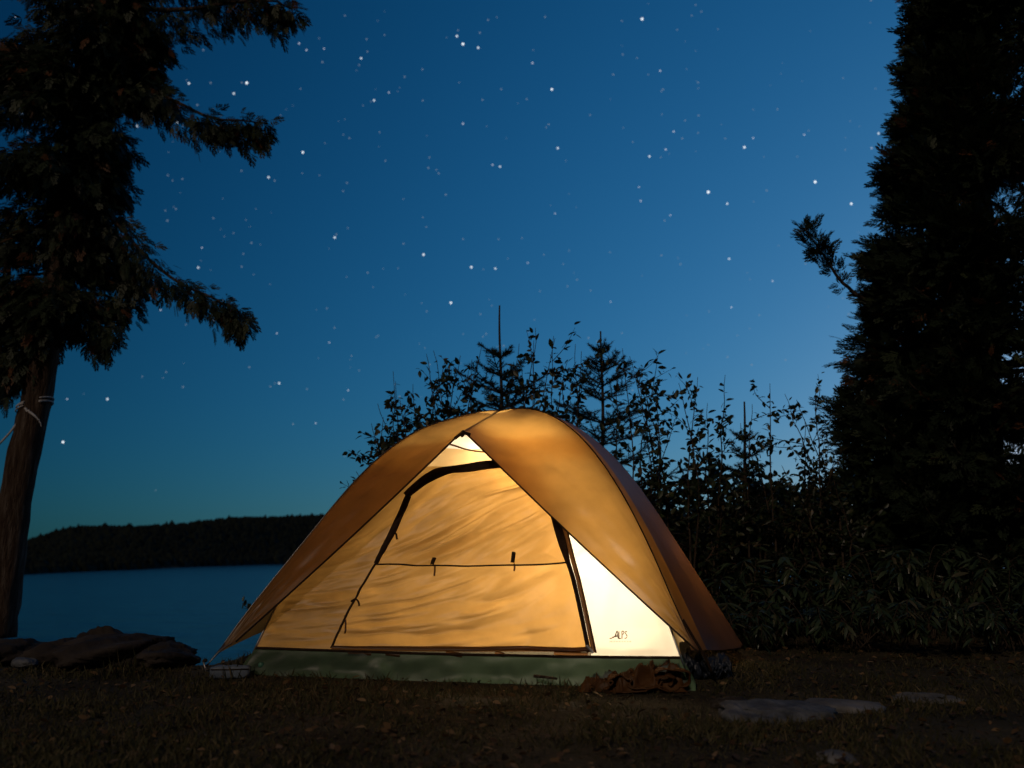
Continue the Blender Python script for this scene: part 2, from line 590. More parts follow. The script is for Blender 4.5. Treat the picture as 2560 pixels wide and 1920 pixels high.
def on_wall(px, py):
    """where the sight line through a pixel meets the inner front wall (x, z)"""
    d = local_ray(px, py)
    lo, hi = -BI, 0.0
    g = lambda y: (L_EYE[2] + d[2] * (y - L_EYE[1]) / d[1]) - HI * (1 - (-y / BI) ** KI)
    for _ in range(50):
        mid = .5 * (lo + hi)
        if g(mid) > 0: lo = mid
        else: hi = mid
    t = (lo - L_EYE[1]) / d[1]
    return L_EYE[0] + d[0] * t, L_EYE[2] + d[2] * t


def Z(x, y): return (480 + .651 * x, 980 + .651 * y)


def wall_pts(zs): return np.array([on_wall(*Z(*q)) for q in zs])


def wrinkle(x, z):
    """outward displacement of the slack front wall, metres"""
    ang = np.interp(z, [.08, .2, .4, .6, .8, .95, 1.1], [.03, .16, .46, .62, .50, .15, -.25])
    q = z - x * ang * .9
    amp = .55 + .45 * smooth(-.1, -.75, x) * 0 + .45 * smooth(.85, .1, np.abs(x + .05))
    n1 = fbm2(x * 1.7 + 4, q * 9, 21, 2)
    n2 = fbm2(x * 3.4 + 9, q * 21, 31, 2)
    w = .046 * (.5 - np.sqrt(n1 ** 2 + .012)) + .016 * (.5 - np.sqrt(n2 ** 2 + .02)) + .003 * fbm2(x * 9, q * 40, 36, 2)
    w += .0035 * noise2(x * 3.1 + z * 2, z * 3.3, 41)
    lo = smooth(TUB, TUB + .04, z)
    edge = smooth(0, .05, AI * wall_u(z) - np.abs(x))
    pin = np.minimum(smooth(0, .10, np.abs(x - dl(z))), smooth(0, .10, np.abs(x - dr(z))))      # zips and seams hold the cloth flat
    pin = np.minimum(pin, np.where((x > dl(z)) & (x < dr(z)), smooth(0, .07, np.abs(z - mid_z)), 1))
    return w * amp * (.25 + .75 * lo) * edge * (.30 + .70 * pin)


def wall_xyz(x, z, out=0.0, flat=False):
    """point on the inner front wall"""
    x, z = np.asarray(x, float), np.asarray(z, float)
    u = wall_u(z)
    y = -BI * u
    slope = np.clip(HI * KI * u ** (KI - 1) / BI, .3, 9)        # dz/d(inward)
    ny, nz = -slope / np.hypot(slope, 1), 1 / np.hypot(slope, 1)
    k = out + (0 if flat else wrinkle(x, z))
    return np.stack([x, y + ny * k, z + nz * k], -1)


door_l = wall_pts([(535, 985), (625, 800), (705, 660), (770, 540), (830, 405), (870, 364), (950, 319), (1050, 298), (1190, 288), (1270, 288)])
door_r = wall_pts([(1533, 990), (1470, 720), (1440, 655), (1405, 555), (1378, 440), (1352, 372), (1325, 325), (1275, 292)])
seam_z = float(np.mean(wall_pts([(955, 207), (1050, 222), (1140, 240)])[:, 1]))
mid_z = float(np.mean(wall_pts([(720, 662), (1080, 668), (1430, 658)])[:, 1]))
z_top = max(door_l[:, 1].max(), door_r[:, 1].max())
x_top = .5 * (door_l[-1, 0] + door_r[-1, 0])


def edge_fn(P):
    z = np.maximum.accumulate(P[:, 1] + np.arange(len(P)) * 1e-5)
    return lambda q: np.interp(q, np.append(z, z_top + 1e-3), np.append(P[:, 0], x_top))


dl, dr = edge_fn(door_l), edge_fn(door_r)


def wall_panel(name, z0, z1, xa, xb, mat, nz=90, nx=80, parent=tent, out=0.0):
    zs = np.linspace(z0, z1, nz)
    t = np.linspace(0, 1, nx)
    X = xa(zs)[:, None] * (1 - t) + xb(zs)[:, None] * t
    Zz = np.repeat(zs[:, None], nx, 1)
    return obj(name, make_mesh(name, wall_xyz(X, Zz, out).reshape(-1, 3), grid_faces(nz, nx), mat), parent)


half = lambda z: AI * wall_u(z)
DOOR_Z0 = float(on_wall(*Z(1040, 978))[1])
SILL_Z = TUB
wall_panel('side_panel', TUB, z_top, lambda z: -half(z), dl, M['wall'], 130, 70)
wall_panel('side_panel', TUB, z_top, dr, half, M['pale_lit_wall'], 130, 60)['label'] = 'side panel glowing white, lamp brightness put into its cloth colour'
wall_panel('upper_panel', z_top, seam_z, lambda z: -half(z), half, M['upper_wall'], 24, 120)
wall_panel('peak_panel', seam_z, HI * .995, lambda z: -half(z), half, M['pale_lit_wall'], 24, 60)
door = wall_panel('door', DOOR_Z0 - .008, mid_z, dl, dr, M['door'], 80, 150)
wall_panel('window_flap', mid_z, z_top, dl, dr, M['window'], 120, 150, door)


def ribbon(name, xz, width, mat, parent, thick=.004, out=.004, n=60, taper=None):
    """flat webbing lying on the wall along the (x, z) points"""
    P = spline(np.asarray(xz, float), n)
    T = np.gradient(P, axis=0)
    T /= np.linalg.norm(T, axis=1)[:, None]
    Nn = np.stack([-T[:, 1], T[:, 0]], -1)
    w = (np.full(n, width) if taper is None else np.interp(np.linspace(0, 1, n), *taper)) / 2
    L, R = P + Nn * w[:, None], P - Nn * w[:, None]
    rows = [wall_xyz(L[:, 0], L[:, 1], out - .002), wall_xyz(L[:, 0], L[:, 1], out + thick * .7), wall_xyz(P[:, 0], P[:, 1], out + thick),
            wall_xyz(R[:, 0], R[:, 1], out + thick * .7), wall_xyz(R[:, 0], R[:, 1], out - .002)]
    v = np.stack(rows, 1).reshape(-1, 3)
    return obj(name, make_mesh(name, v, grid_faces(n, 5)), parent) if False else obj(name, make_mesh(name, v, grid_faces(n, 5), mat), parent)


# door trim: zips, rolled storm flap, seams, toggles
P = wall_pts([(535, 985), (580, 890), (625, 800), (668, 725), (708, 660)])
ribbon('zip', P, .009, M['trim'], door)
P = wall_pts([(708, 662), (740, 600), (775, 535), (806, 462), (832, 402)])
ribbon('storm_flap', P, .03, M['trim'], door, .009, taper=([0, .5, 1], [.018, .032, .03]))
P = wall_pts([(822, 402), (850, 378), (905, 340), (970, 315), (1050, 301), (1130, 294), (1200, 289), (1270, 291)])
ribbon('storm_flap', P, .04, M['trim'], door, .012, taper=([0, .3, .55, 1], [.034, .046, .040, .02]))
rz = [(1524, 1000), (1498, 870), (1466, 725), (1440, 640), (1412, 540), (1392, 455)]
ribbon('zip', wall_pts(rz), .02, M['trim'], door, taper=([0, .55, .72, 1], [.018, .020, .038, .048]))
rz2 = [(1543, 1003), (1515, 870), (1483, 725), (1460, 640), (1434, 540), (1414, 470)]
ribbon('zip_flap', wall_pts(rz2), .016, M['zip'], door, .006)
ribbon('zip_flap', wall_pts([(q[0] + 9, q[1]) for q in rz2]), .006, M['trim'], door, .007)
ribbon('seam', wall_pts([(708, 664), (800, 664), (930, 669), (1080, 670), (1230, 667), (1360, 661), (1442, 656)]), .006, M['trim'], door, .004)
ribbon('seam', wall_pts([(900, 190), (960, 208), (1050, 223), (1145, 240), (1230, 255)]), .005, M['zip'], tent, .003)
for x, y0, y1 in ((927, 636, 668), (1236, 622, 661)):
    ribbon('toggle', wall_pts([(x - 3, y1), (x, .5 * (y0 + y1)), (x + 3, y0)]), .016, M['trim'], door, .012, .006, 10)
for x, y0, y1 in ((935, 668, 712), (1238, 662, 690), (590, 860, 930)):
    ribbon('tie', wall_pts([(x, y0), (x + 2, .5 * (y0 + y1)), (x, y1)]), .007, M['zip'], door, .003, .004, 10)
ribbon('zip_pull', wall_pts([(612, 806), (628, 797), (640, 805), (647, 826)]), .007, M['trim'], door, .006, .006, 14)
ribbon('zip_pull', wall_pts([(775, 535), (786, 548), (792, 572)]), .008, M['trim'], door, .006, .006, 10)
ribbon('zip_pull', wall_pts([(1515, 975), (1530, 990), (1540, 1003)]), .012, M['pole'], door, .008, .01, 10)

# the rolled bottom of the door with the slit under it, and the hem of the tub
sill = ribbon('sill', wall_pts([(540, 983), (700, 985), (1000, 986), (1250, 988), (1532, 988)]), .022, M['zip'], door, .012, taper=([0, .5, 1], [.016, .022, .018]))
ribbon('hem', [(-half(TUB) * 1.0, TUB), (-.5, TUB - .004), (0, TUB - .008), (.5, TUB - .005), (half(TUB), TUB)], .010, M['trim'], tent, .006, .005, 90)
for x0, x1, z0, z1 in ((600, 690, 1000, 1004), (745, 800, 1003, 1010), (975, 1040, 1000, 1012), (1165, 1200, 1000, 1012), (1390, 1520, 1000, 1008)):
    ribbon('sill_fold', wall_pts([(x0, z0), (.5 * (x0 + x1), .5 * (z0 + z1)), (x1, z1)]), .018, M['zip'], door, .004, .002, 12)

# maker's mark printed on the lamp-whitened side panel
def Zl(x, y): return on_wall(1380 + .235 * x, 1480 + .235 * y)


strokes = [[(612, 492), (640, 486), (668, 468), (692, 412)], [(692, 412), (700, 440), (702, 494)], [(640, 478), (670, 474), (700, 470)], [(672, 462), (690, 458), (700, 458)],
           [(712, 418), (712, 455), (712, 494)], [(712, 494), (722, 496), (732, 490)],
           [(744, 416), (744, 455), (744, 496)], [(744, 418), (760, 416), (764, 432), (758, 446), (745, 450)],
           [(798, 426), (786, 418), (776, 426), (782, 442), (794, 456), (798, 474), (788, 490), (770, 488)]]
mark = Collect()
for s_ in strokes + [[(x, 518), (x + 4, 524), (x, 531)] for x in range(612, 840, 17)]:
    pts = spline(np.array([Zl(*q) for q in s_]), 10)
    thin = s_[0][1] > 510
    v3 = wall_xyz(pts[:, 0], pts[:, 1], .0015)
    mark.tube(v3, .0008 if thin else .0020, 5)
lg = obj('printed_mark', mark.mesh('printed_mark', M['print']), tent)
lg['label'] = 'thin brown lettering ALPS with a peak beside it'

# other inner walls and the tub
def inner_side(name, axis, sgn, z0, z1, mat, nz=30, nx=50):
    zs = np.linspace(z0, z1, nz)
    u = wall_u(zs)
    t = np.linspace(-1, 1, nx)
    a_, b_ = AI * u, BI * u
    if axis == 'x':
        X = np.repeat((sgn * a_)[:, None], nx, 1); Y = b_[:, None] * t
    else:
        X = a_[:, None] * t; Y = np.repeat((sgn * b_)[:, None], nx, 1)
    v = np.stack([X, Y, np.repeat(zs[:, None], nx, 1)], -1).reshape(-1, 3)
    return obj(name, make_mesh(name, v, grid_faces(nz, nx), mat), tent)


for ax, sg in (('x', 1), ('x', -1), ('y', 1)):
    inner_side('inner_wall', ax, sg, TUB, HI * .995, M['end_wall'])

N_ = 160
hem_prof = [(0.0, .025), (.03, .012), (.06, .006), (.085, .0), (.1, -.004)]
ub = float(wall_u(TUB))


def tub_ring(z, off, n=400):
    a_, b_ = AI * ub + off, BI * ub + off
    per = np.linspace(0, 4, n, endpoint=False)
    k = per.astype(int)
    t = per - k
    X = np.choose(k, [-a_ + 2 * a_ * t, a_ + 0 * t, a_ - 2 * a_ * t, -a_ + 0 * t])
    Y = np.choose(k, [-b_ + 0 * t, -b_ + 2 * b_ * t, b_ + 0 * t, b_ - 2 * b_ * t])
    s = per * 2
    w = .010 * fbm2(s * 6, z * 20 + 1, 71, 3) + .006 * fbm2(s * 22, z * 30, 72, 2)
    w = w * math.sin(math.pi * min(1, (z + .075) / .165)) + .0
    nx = np.choose(k, [0 * t, 1 + 0 * t, 0 * t, -1 + 0 * t]); ny = np.choose(k, [-1 + 0 * t, 0 * t, 1 + 0 * t, 0 * t])
    return np.stack([X + nx * w, Y + ny * w, np.full(n, z) + (.004 * fbm2(s * 5, 0 * s, 73, 2) if z > .2 else 0)], -1)


rows = [tub_ring(z, o_) for z, o_ in [(-.075, .05), (-.055, .062), (-.035, .06), (-.02, .055), (-.005, .05), (.012, .042), (.03, .033), (.048, .023), (.064, .012), (.076, .005), (.0845, .002)]]
v = np.concatenate(rows)
fc = [tuple(q) for q in grid_faces(len(rows), 400, True)] + [tuple(range(400))]
obj('tub_floor', make_mesh('tub_floor', v, fc, M['tub']), tent)

# rain fly
AF, BF, HF, KF = 1.045, .862, 1.275, 2.45
BRIM = np.array([-.03, -.63, 1.085])
FOOT_R = np.array([1.035, -.87, .115])
FOOT_L = None      # set below, from where the free edge ends beside the tub
OUTER_L = None


def fly_height(u, sx):
    """height of the fly over a pole; the shaded side hangs a little slack below the apex"""
    return HF * (1 - u ** (KF if sx > 0 else 2.15)) - (.018 * np.exp(-((u - .2) / .13) ** 2) * smooth(0, .1, u) if sx < 0 else 0)


def pole_pt(u, sx, sy): return np.stack([sx * AF * u, sy * BF * u, fly_height(u, sx)], -1)


def on_front(px, py, y=-.85):
    d = local_ray(px, py)
    return L_EYE + d * ((y - L_EYE[1]) / d[1])


def fly_front(sx, foot, name, label, ns=90, nt=46):
    s = np.linspace(0, 1, ns)
    umax = .955
    pole = pole_pt(s * umax, sx, -1)
    edge = BRIM + (foot - BRIM) * s[:, None]
    edge[:, 2] -= .012 * np.sin(math.pi * s)
    if sx < 0:      # this corner is drawn out towards its stake
        pole = pole + (OUTER_L - pole[-1]) * (smooth(.62, 1.05, s) ** 2 / smooth(.62, 1.05, 1.0) ** 2)[:, None]
    else:
        pole[-8:] += (foot - pole[-1]) * (np.linspace(0, 1, 8)[:, None] * .35)
    t = np.linspace(0, 1, nt)
    V = pole[:, None] * (1 - t)[None, :, None] + edge[:, None] * t[None, :, None]
    # cloth bellies out between pole and free edge
    S, T = np.meshgrid(s, t, indexing='ij')
    belly = np.sin(math.pi * T) * .035 * np.sin(math.pi * np.clip(S, 0, 1)) * smooth(0, .3, S)
    w = .020 * (.35 - np.abs(fbm2((S * 1.0 + T * .5) * 9, T * 1.3, 51, 2))) * np.sin(math.pi * np.clip(T, 0, 1)) ** .6 * (1 - .6 * S)
    w += .003 * fbm2(S * 3, T * 9, 52, 2) * np.sin(math.pi * T)
    w = w * smooth(0, .12, S)
    nrm = np.array([sx * .35, -.75, .55])
    V = V + nrm * (belly + w)[..., None]
    o_ = obj(name, make_mesh(name, V.reshape(-1, 3), grid_faces(ns, nt), M['fly']), tent)
    o_['label'] = label
    # bound edge
    ed = Collect()
    ed.tube(edge + [0, -.002, 0], .0045, 6)
    obj('edge_binding', ed.mesh('edge_binding', M['trim']), o_)
    sm = Collect()
    sm.tube(pole * [1.002, 1.002, 1.002], .0035, 6)
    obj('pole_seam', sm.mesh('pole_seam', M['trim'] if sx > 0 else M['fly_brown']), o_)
    return o_


FOOT_L, OUTER_L = on_front(590, 1604), on_front(552, 1624)
fly_r = fly_front(1, FOOT_R, 'fly_panel', 'bright lit front panel of the rain fly')
fly_l = fly_front(-1, FOOT_L, 'fly_panel', 'shaded front panel of the rain fly')


def fly_end(sx, flare, hem_mid, hem_corner, mat, v0=-1.0, v1=1.0, name='fly_end', nu=70, nv=60, ymid=0.0):
    u = np.linspace(0.0, 1, nu)
    vv = np.linspace(v0, v1, nv)
    U, Vv = np.meshgrid(u, vv, indexing='ij')
    hem = hem_corner + (hem_mid - hem_corner) * (1 - np.abs(Vv) ** 1.5)
    um = (1 - hem / HF) ** (1 / KF)
    uu = U * um
    bow = 1 - Vv ** 2
    X = sx * (AF * uu + bow * (flare * U ** 5 + (.055 if sx > 0 else .02) * np.sin(math.pi * U)))
    Y = BF * uu * Vv + ymid * bow * U ** 4
    Zz = fly_height(uu, sx)
    if sx < 0:
        k_ = smooth(.62, 1.05, U) ** 2 / smooth(.62, 1.05, 1.0) ** 2 * smooth(-.2, -1, Vv)
        e_ = OUTER_L - pole_pt(np.array(.955), -1, -1)
        X, Y, Zz = X + e_[0] * k_, Y + e_[1] * k_, Zz + e_[2] * k_
    w = .010 * fbm2(Vv * 4 + 2, U * 3, 61, 3) * bow * U + .006 * fbm2(Vv * 12, U * 2, 62, 2) * bow * U
    X = X + sx * w
    return obj(name, make_mesh(name, np.stack([X, Y, Zz], -1).reshape(-1, 3), grid_faces(nu, nv), mat), tent)


fly_end(1, .20, .07, .12, M['fly'], -1.0, -.84, 'fly_glow_strip', 70, 12)  # lamp glow beside the seam, put in as a strip of brighter cloth
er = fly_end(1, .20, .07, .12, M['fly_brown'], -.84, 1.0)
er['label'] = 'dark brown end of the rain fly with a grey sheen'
el = fly_end(-1, .06, .22, .12, M['fly'])
u = np.linspace(0, .965, 60)
t = np.linspace(-1, 1, 60)
V = np.stack([AF * u[:, None] * t, np.repeat((BF * u)[:, None], 60, 1), np.repeat((HF * (1 - u ** KF))[:, None], 60, 1)], -1)
obj('fly_back', make_mesh('fly_back', V.reshape(-1, 3), grid_faces(60, 60), M['fly']), tent)
# roof piece between apex and brim is closed by the front panels; the poles run under the fly
for sx in (-1, 1):
    pc = Collect()
    us = np.linspace(-1, 1, 60)
    pts = np.stack([sx * AI * us, BI * us, HI * (1 - np.abs(us) ** KI) + .012], -1)
    pc.tube(pts, .0045, 8)
    obj('pole', pc.mesh('pole', M['pole']), tent)
bc = Collect()
bc.tube(np.stack([np.array([0, 0, HF]) * (1 - k) + (BRIM + [0, .0, -.004]) * k for k in np.linspace(0, 1, 12)]) - [0, 0, .006], .007, 8)
obj('brim_pole', bc.mesh('brim_pole', M['trim']), tent)
# little knot of webbing at the peak of the opening
kc = Collect()
for dx, dz, l_ in ((-.03, -.028, .03), (0, -.02, .02)):
    pts = spline([BRIM + [.035, 0, -.02], BRIM + [0, -.004, -.012], BRIM + [dx, -.002, dz], BRIM + [dx - .01, 0, dz - l_ * .3]], 14)
    kc.tube(pts, .008, 7)
obj('peak_toggle', kc.mesh('peak_toggle', M['trim']), tent)
# webbing strap that pulls the corner of the fly to its stake
STAKE_L = to_local(on_ground(514, 1666, .01))
n_ = 20
V = []
top_o, top_i = OUTER_L + [0, 0, .012], FOOT_L + [0, 0, .004]
for k in range(n_):
    q = k / (n_ - 1)
    outer = top_o * (1 - q) + STAKE_L * q
    inner = top_i * (1 - q) + STAKE_L * q
    inner = inner + (outer - inner) * .55 * math.sin(math.pi * min(1, q * 1.15)) ** .8     # the free edge is hollowed by the pull
    for w_ in (0, .5, 1): V.append(outer * (1 - w_) + inner * w_ + [0, -.004 * math.sin(math.pi * w_), 0])
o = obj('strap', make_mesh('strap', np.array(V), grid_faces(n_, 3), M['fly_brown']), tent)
o.modifiers.new('cloth', 'SOLIDIFY').thickness = .006
# strap and buckle of the other corner
bk = Collect()
p0 = FOOT_R + [.0, -.004, .01]
bk.tube(spline([p0 + [-.06, 0, .12], p0 + [-.02, 0, .05], p0 + [.02, .01, -.02], p0 + [.05, .03, -.09]], 16), .006, 7)
obj('strap', bk.mesh('strap', M['trim']), tent)

# the lamps of the scene: two camping lanterns inside the tent
def lathe(prof, seg=20):
    a = np.linspace(0, 2 * math.pi, seg, endpoint=False)
    v_ = np.array([(r * math.cos(q), r * math.sin(q), z) for r, z in prof for q in a])
    f_ = [tuple(q) for q in grid_faces(len(prof), seg, True)] + [tuple(range(seg)), tuple((len(prof) - 1) * seg + k for k in range(seg))]
    return v_, f_


def make_lantern(pos, strength, label, hung):
    x, y, z = pos
    root_ = empty('lantern', (x * ct_ + y * st_ + TENT_XY[0], -x * st_ + y * ct_ + TENT_XY[1], z))
    tag(root_, label, 'lantern', 'lanterns inside the tent')
    th_ = np.linspace(0, math.pi, 12)
    ph_ = np.linspace(0, 2 * math.pi, 18, endpoint=False)
    V_ = np.stack([.042 * np.sin(th_)[:, None] * np.cos(ph_), .042 * np.sin(th_)[:, None] * np.sin(ph_), .055 * np.cos(th_)[:, None] + 0 * ph_], -1).reshape(-1, 3)
    obj('globe', make_mesh('globe', V_, grid_faces(12, 18, True), emit('lamp_glow', (1.0, .86, .66), strength)), root_)
    obj('cap', make_mesh('cap', *lathe([(.02, .062), (.034, .06), (.036, .068), (.02, .085), (.006, .09)]), M['plastic']), root_)
    if hung:
        hk = Collect()
        hk.tube(spline([(0, 0, .085), (.003, 0, .11), (0, 0, .15)], 10), .0015, 5)
        obj('cord', hk.mesh('cord', M['plastic']), root_)
        obj('base', make_mesh('base', *lathe([(.012, -.058), (.02, -.06), (.018, -.068), (.01, -.07)]), M['plastic']), root_)
    else:
        obj('base', make_mesh('base', *lathe([(.03, -.06), (.04, -.07), (.046, -z + .03), (.05, -z + .012), (.048, -z + .004)]), M['plastic']), root_)


make_lantern((.60, -.06, .32), 800.0, 'lit lantern standing on the tent floor behind the lamp-whitened side panel', False)
make_lantern((.18, -.18, .92), 300.0, 'lit lantern hanging under the peak of the tent', True)

# ------------------------------------------------------------------ plants: templates
def spray_template(n_side=7, seed=1):
    """a flat cedar spray: stem with alternate branchlets, each a few scale-leaf blades"""
    r = np.random.default_rng(seed)
    v, f = [], []

    def blade(p, d, L, w, lift):
        d = d / np.linalg.norm(d)
        s = np.array([-d[1], d[0], 0]) * w
        k = len(v)
        up = np.array([0, 0, lift])
        v.extend([p, p + d * L * .45 + s + up * .5, p + d * L + up, p + d * L * .45 - s + up * .5])
        f.extend([(k, k + 1, k + 2), (k, k + 2, k + 3)])

    for i in range(n_side):
        t = (i + .6) / n_side
        p = np.array([t * .8, 0.03 * math.sin(t * 5), -.10 * t * t])
        for s in (-1, 1):
            if r.random() < .12: continue
            a = s * (1.0 - .45 * t + r.uniform(-.2, .2))
            L = (.42 - .22 * t) * r.uniform(.8, 1.2)
            d = np.array([math.cos(a), math.sin(a), 0])
            blade(p, d, L, .045, -.05)
            for q in (.45, .75):
                a2 = a - s * .75 * r.uniform(.6, 1.2)
                blade(p + d * L * q, np.array([math.cos(a2), math.sin(a2), 0]), L * .5, .035, -.03)
    blade(np.array([0, 0, 0.]), np.array([1., 0, 0]), .9, .03, -.08)
    blade(np.array([.75, 0, -.08]), np.array([1., .1, 0]), .3, .045, -.04)
    return np.array(v), np.array(f)


SPRAYS = [spray_template(6, s) for s in (1, 2, 3)]


def leaf_template(length=1.0, width=.5, fold=.12, curl=-.12):
    xs = [0, .22, .5, .78, 1.0]
    ws = [0, .8, 1.0, .6, 0]
    v, f = [], []
    for x, w in zip(xs, ws):
        z = curl * x * x
        v += [(x * length, w * width / 2, z + fold * w * .5), (x * length, 0, z), (x * length, -w * width / 2, z + fold * w * .5)]
    for k in range(4):
        a = k * 3
        f += [(a, a + 1, a + 4), (a, a + 4, a + 3), (a + 1, a + 2, a + 5), (a + 1, a + 5, a + 4)]
    return np.array(v), np.array(f)


LEAF = leaf_template()
LANCE = leaf_template(1, .24, .05, -.3)


def unit(v):
    v = np.asarray(v, float)
    return v / (np.linalg.norm(v, axis=-1, keepdims=True) + 1e-9)


def bake_mix(templates, D, roll, scale, T, tone):
    pick = rng.integers(0, len(templates), len(T))
    vs_, fs_, cs_, n0 = [], [], [], 0
    for k, (tv, tf) in enumerate(templates):
        m_ = pick == k
        if not m_.any(): continue
        v_, f_, c_ = bake(tv, tf, frames(D[m_], roll[m_], scale[m_]), T[m_], tone[m_])
        vs_.append(v_); fs_.append(f_ + n0); cs_.append(c_); n0 += len(v_)
    return np.concatenate(vs_), np.concatenate(fs_), np.concatenate(cs_)


class Crown:
    def __init__(self): self.T, self.D, self.S, self.R, self.C = [], [], [], [], []

    def add(self, T, D, S, R, C):
        for a, b in zip((self.T, self.D, self.S, self.R, self.C), (T, D, S, R, C)): a.append(np.asarray(b))

    def build(self, name, templates, mat, parent):
        T, D, S, R, C = [np.concatenate(q) for q in (self.T, self.D, self.S, self.R, self.C)]
        v, f, c = bake_mix(templates, D, R, S, T, C)
        return obj(name, make_mesh(name, v, f, mat, False, c), parent)


def local_to(root_loc, pts): return np.asarray(pts) - np.asarray(root_loc)


def spray_along(cr, P, n, spread, size, droop, start=.2, rust=.05, hang=0.0):
    """cedar sprays around a limb polyline"""
    t = start + (1 - start) * rng.random(n) ** .8
    i = t * (len(P) - 1)
    k = np.minimum(i.astype(int), len(P) - 2)
    base = P[k] + (P[k + 1] - P[k]) * (i - k)[:, None]
    tan = unit(P[k + 1] - P[k])
    off = np.clip(rng.normal(size=(n, 3)), -1.9, 1.9) * spread * (1.15 - .55 * t)[:, None]
    off[:, 2] = off[:, 2] * .7 - np.abs(rng.normal(size=n)) * hang
    D = unit(tan * .8 + unit(off) * .9 + np.array([0, 0, -droop]) + rng.normal(size=(n, 3)) * .25)
    tone = np.clip(rng.normal(.42, .2, n), 0, .85)
    tone = np.where(rng.random(n) < rust, rng.uniform(.9, 1, n), tone)
    cr.add(base + off, D, size * rng.uniform(.6, 1.3, n), rng.normal(0, .9, n), tone)


def bark_tube(pts, rad, seg=16, amp=.06, seed=0):
    v, f = tube_data(pts, rad, seg)
    P = np.repeat(np.asarray(pts), seg, 0)
    a = np.tile(np.arange(seg), len(pts))
    along = np.repeat(np.arange(len(pts)), seg)
    k = 1 + amp * 1.6 * noise2(a * .9, along * .16, seed) + amp * noise2(a * 1.9, along * .5, seed + 3)
    return P + (v - P) * k[:, None], f


# ------------------------------------------------------------------ cedar beside the lake (depth 8 m)
YL = 8.0
base_l = at(-12, 1592, YL)
cedar_l = empty('cedar_tree', tuple(base_l))
tag(cedar_l, 'leaning cedar with drooping limbs and a bare trunk beside the lake', 'tree')
tr_px = [(-12, 1592), (0, 1500), (22, 1350), (48, 1200), (78, 1060), (104, 930), (130, 800), (158, 600), (190, 400), (215, 200), (235, 0), (250, -200), (262, -420), (270, -620)]
tr = np.array([at(x, y, YL) for x, y in tr_px])
tp = spline(tr, 90)
trad = np.interp(np.linspace(0, 1, 90), [0, .2, .45, .7, 1], [.165, .135, .118, .085, .012])
v, f = bark_tube(local_to(base_l, tp), trad, 18, .07, 3)
trunk = obj('trunk', make_mesh('trunk', v, f, M['bark']), cedar_l)


def trunk_at(py):
    return np.array([np.interp(py, [q[1] for q in tr_px][::-1], tr[::-1, c]) for c in range(3)])


crown = Crown()
limb_i = 0


def limb(parent, base, pts, r0, r1=.006, seg=7, name='limb', n=26):
    P = spline(np.asarray(pts, float), n)
    P = P + np.stack([.012 * noise2(np.arange(n) * .7, np.full(n, k * 9.1 + len(pts)), 80 + k) for k in range(3)], -1) * np.linspace(0, 1, n)[:, None]
    v_, f_ = tube_data(local_to(base, P), np.linspace(r0, r1, n), seg)
    obj(name, make_mesh(name, v_, f_, M['bark']), parent)
    return P


def shift(P, dy):            # push a limb's outer end towards or away from the camera
    P = np.asarray(P, float).copy()
    P[:, 1] += np.linspace(0, 1, len(P)) * dy
    return P


def px_limb(pxs, dy=0.0):
    pts = np.array([at(x, y, YL + dy * k / (len(pxs) - 1)) for k, (x, y) in enumerate(pxs)])
    return pts


# the limbs whose outlines the photograph shows
for pxs, dy, n, spread, r0, hang in [
    ([(236, 10), (330, 20), (450, 25), (580, 8), (680, 2), (728, 22)], -.3, 420, .10, .03, .10),
    ([(232, 70), (300, 80), (360, 90), (420, 100)], .3, 260, .12, .022, .10),
    ([(238, -80), (340, -60), (480, -40), (600, -40)], .2, 330, .12, .026, .10),
    ([(222, 150), (290, 190), (360, 215), (430, 250), (520, 292), (590, 300), (660, 305)], -.2, 470, .085, .026, .09),
    ([(216, 200), (270, 210), (340, 225), (400, 230)], .25, 260, .11, .02, .08),
    ([(170, 480), (240, 520), (285, 550), (345, 620), (430, 695), (510, 735), (585, 770), (602, 790)], -.15, 420, .075, .024, .07),
    ([(160, 560), (230, 610), (300, 660), (350, 700)], .2, 260, .10, .02, .07),
    ([(212, 180), (150, 170), (80, 150), (20, 140), (-60, 150)], -.1, 360, .11, .022, .08),
    ([(206, 240), (140, 230), (60, 240), (-40, 260)], .2, 330, .13, .022, .08),
    ([(140, 720), (190, 760), (240, 800), (262, 850)], -.1, 230, .10, .018, .07),
    ([(136, 740), (200, 730), (260, 740), (310, 760)], .2, 230, .10, .018, .07),
    ([(132, 760), (90, 830), (50, 880), (10, 930)], -.1, 230, .09, .018, .07),
    ([(130, 780), (80, 850), (30, 900), (-10, 960)], .2, 230, .09, .018, .07)]:
    P = limb(cedar_l, base_l, px_limb(pxs, dy), r0)
    spray_along(crown, P, n, spread, .15, .55, .12, .06, hang)
# the rest of the crown, all round the trunk
for k in range(84):
    py = rng.uniform(-430, 800)
    a = trunk_at(py)
    az = rng.uniform(0, 2 * math.pi)
    reach = (.62 if py > 300 else .8) * rng.uniform(.65, 1.1) * (1 if py > -150 else .6)
    if math.cos(az) > .2: reach *= (.62 if 250 < py < 600 else .75)
    d = np.array([math.cos(az), math.sin(az), 0])
    pts = [a, a + d * reach * .35 + [0, 0, .03], a + d * reach * .7 - [0, 0, .02], a + d * reach - [0, 0, .12]]
    P = limb(cedar_l, base_l, pts, .016, .004, 5, n=14)
    spray_along(crown, P, 150, .12, .15, .6, .1, .05, .08)
crown.T = [local_to(base_l, q) for q in crown.T]
crown.build('foliage', SPRAYS, M['cedar'], cedar_l)

# rope tied round that trunk
rope = empty('rope', tuple(trunk_at(1055)))
tag(rope, 'pale rope knotted round the leaning cedar trunk', 'rope')
rb = trunk_at(1055)


def trunk_r(py): return float(np.interp(trunk_at(py)[2], tp[:, 2], trad)) * 1.06


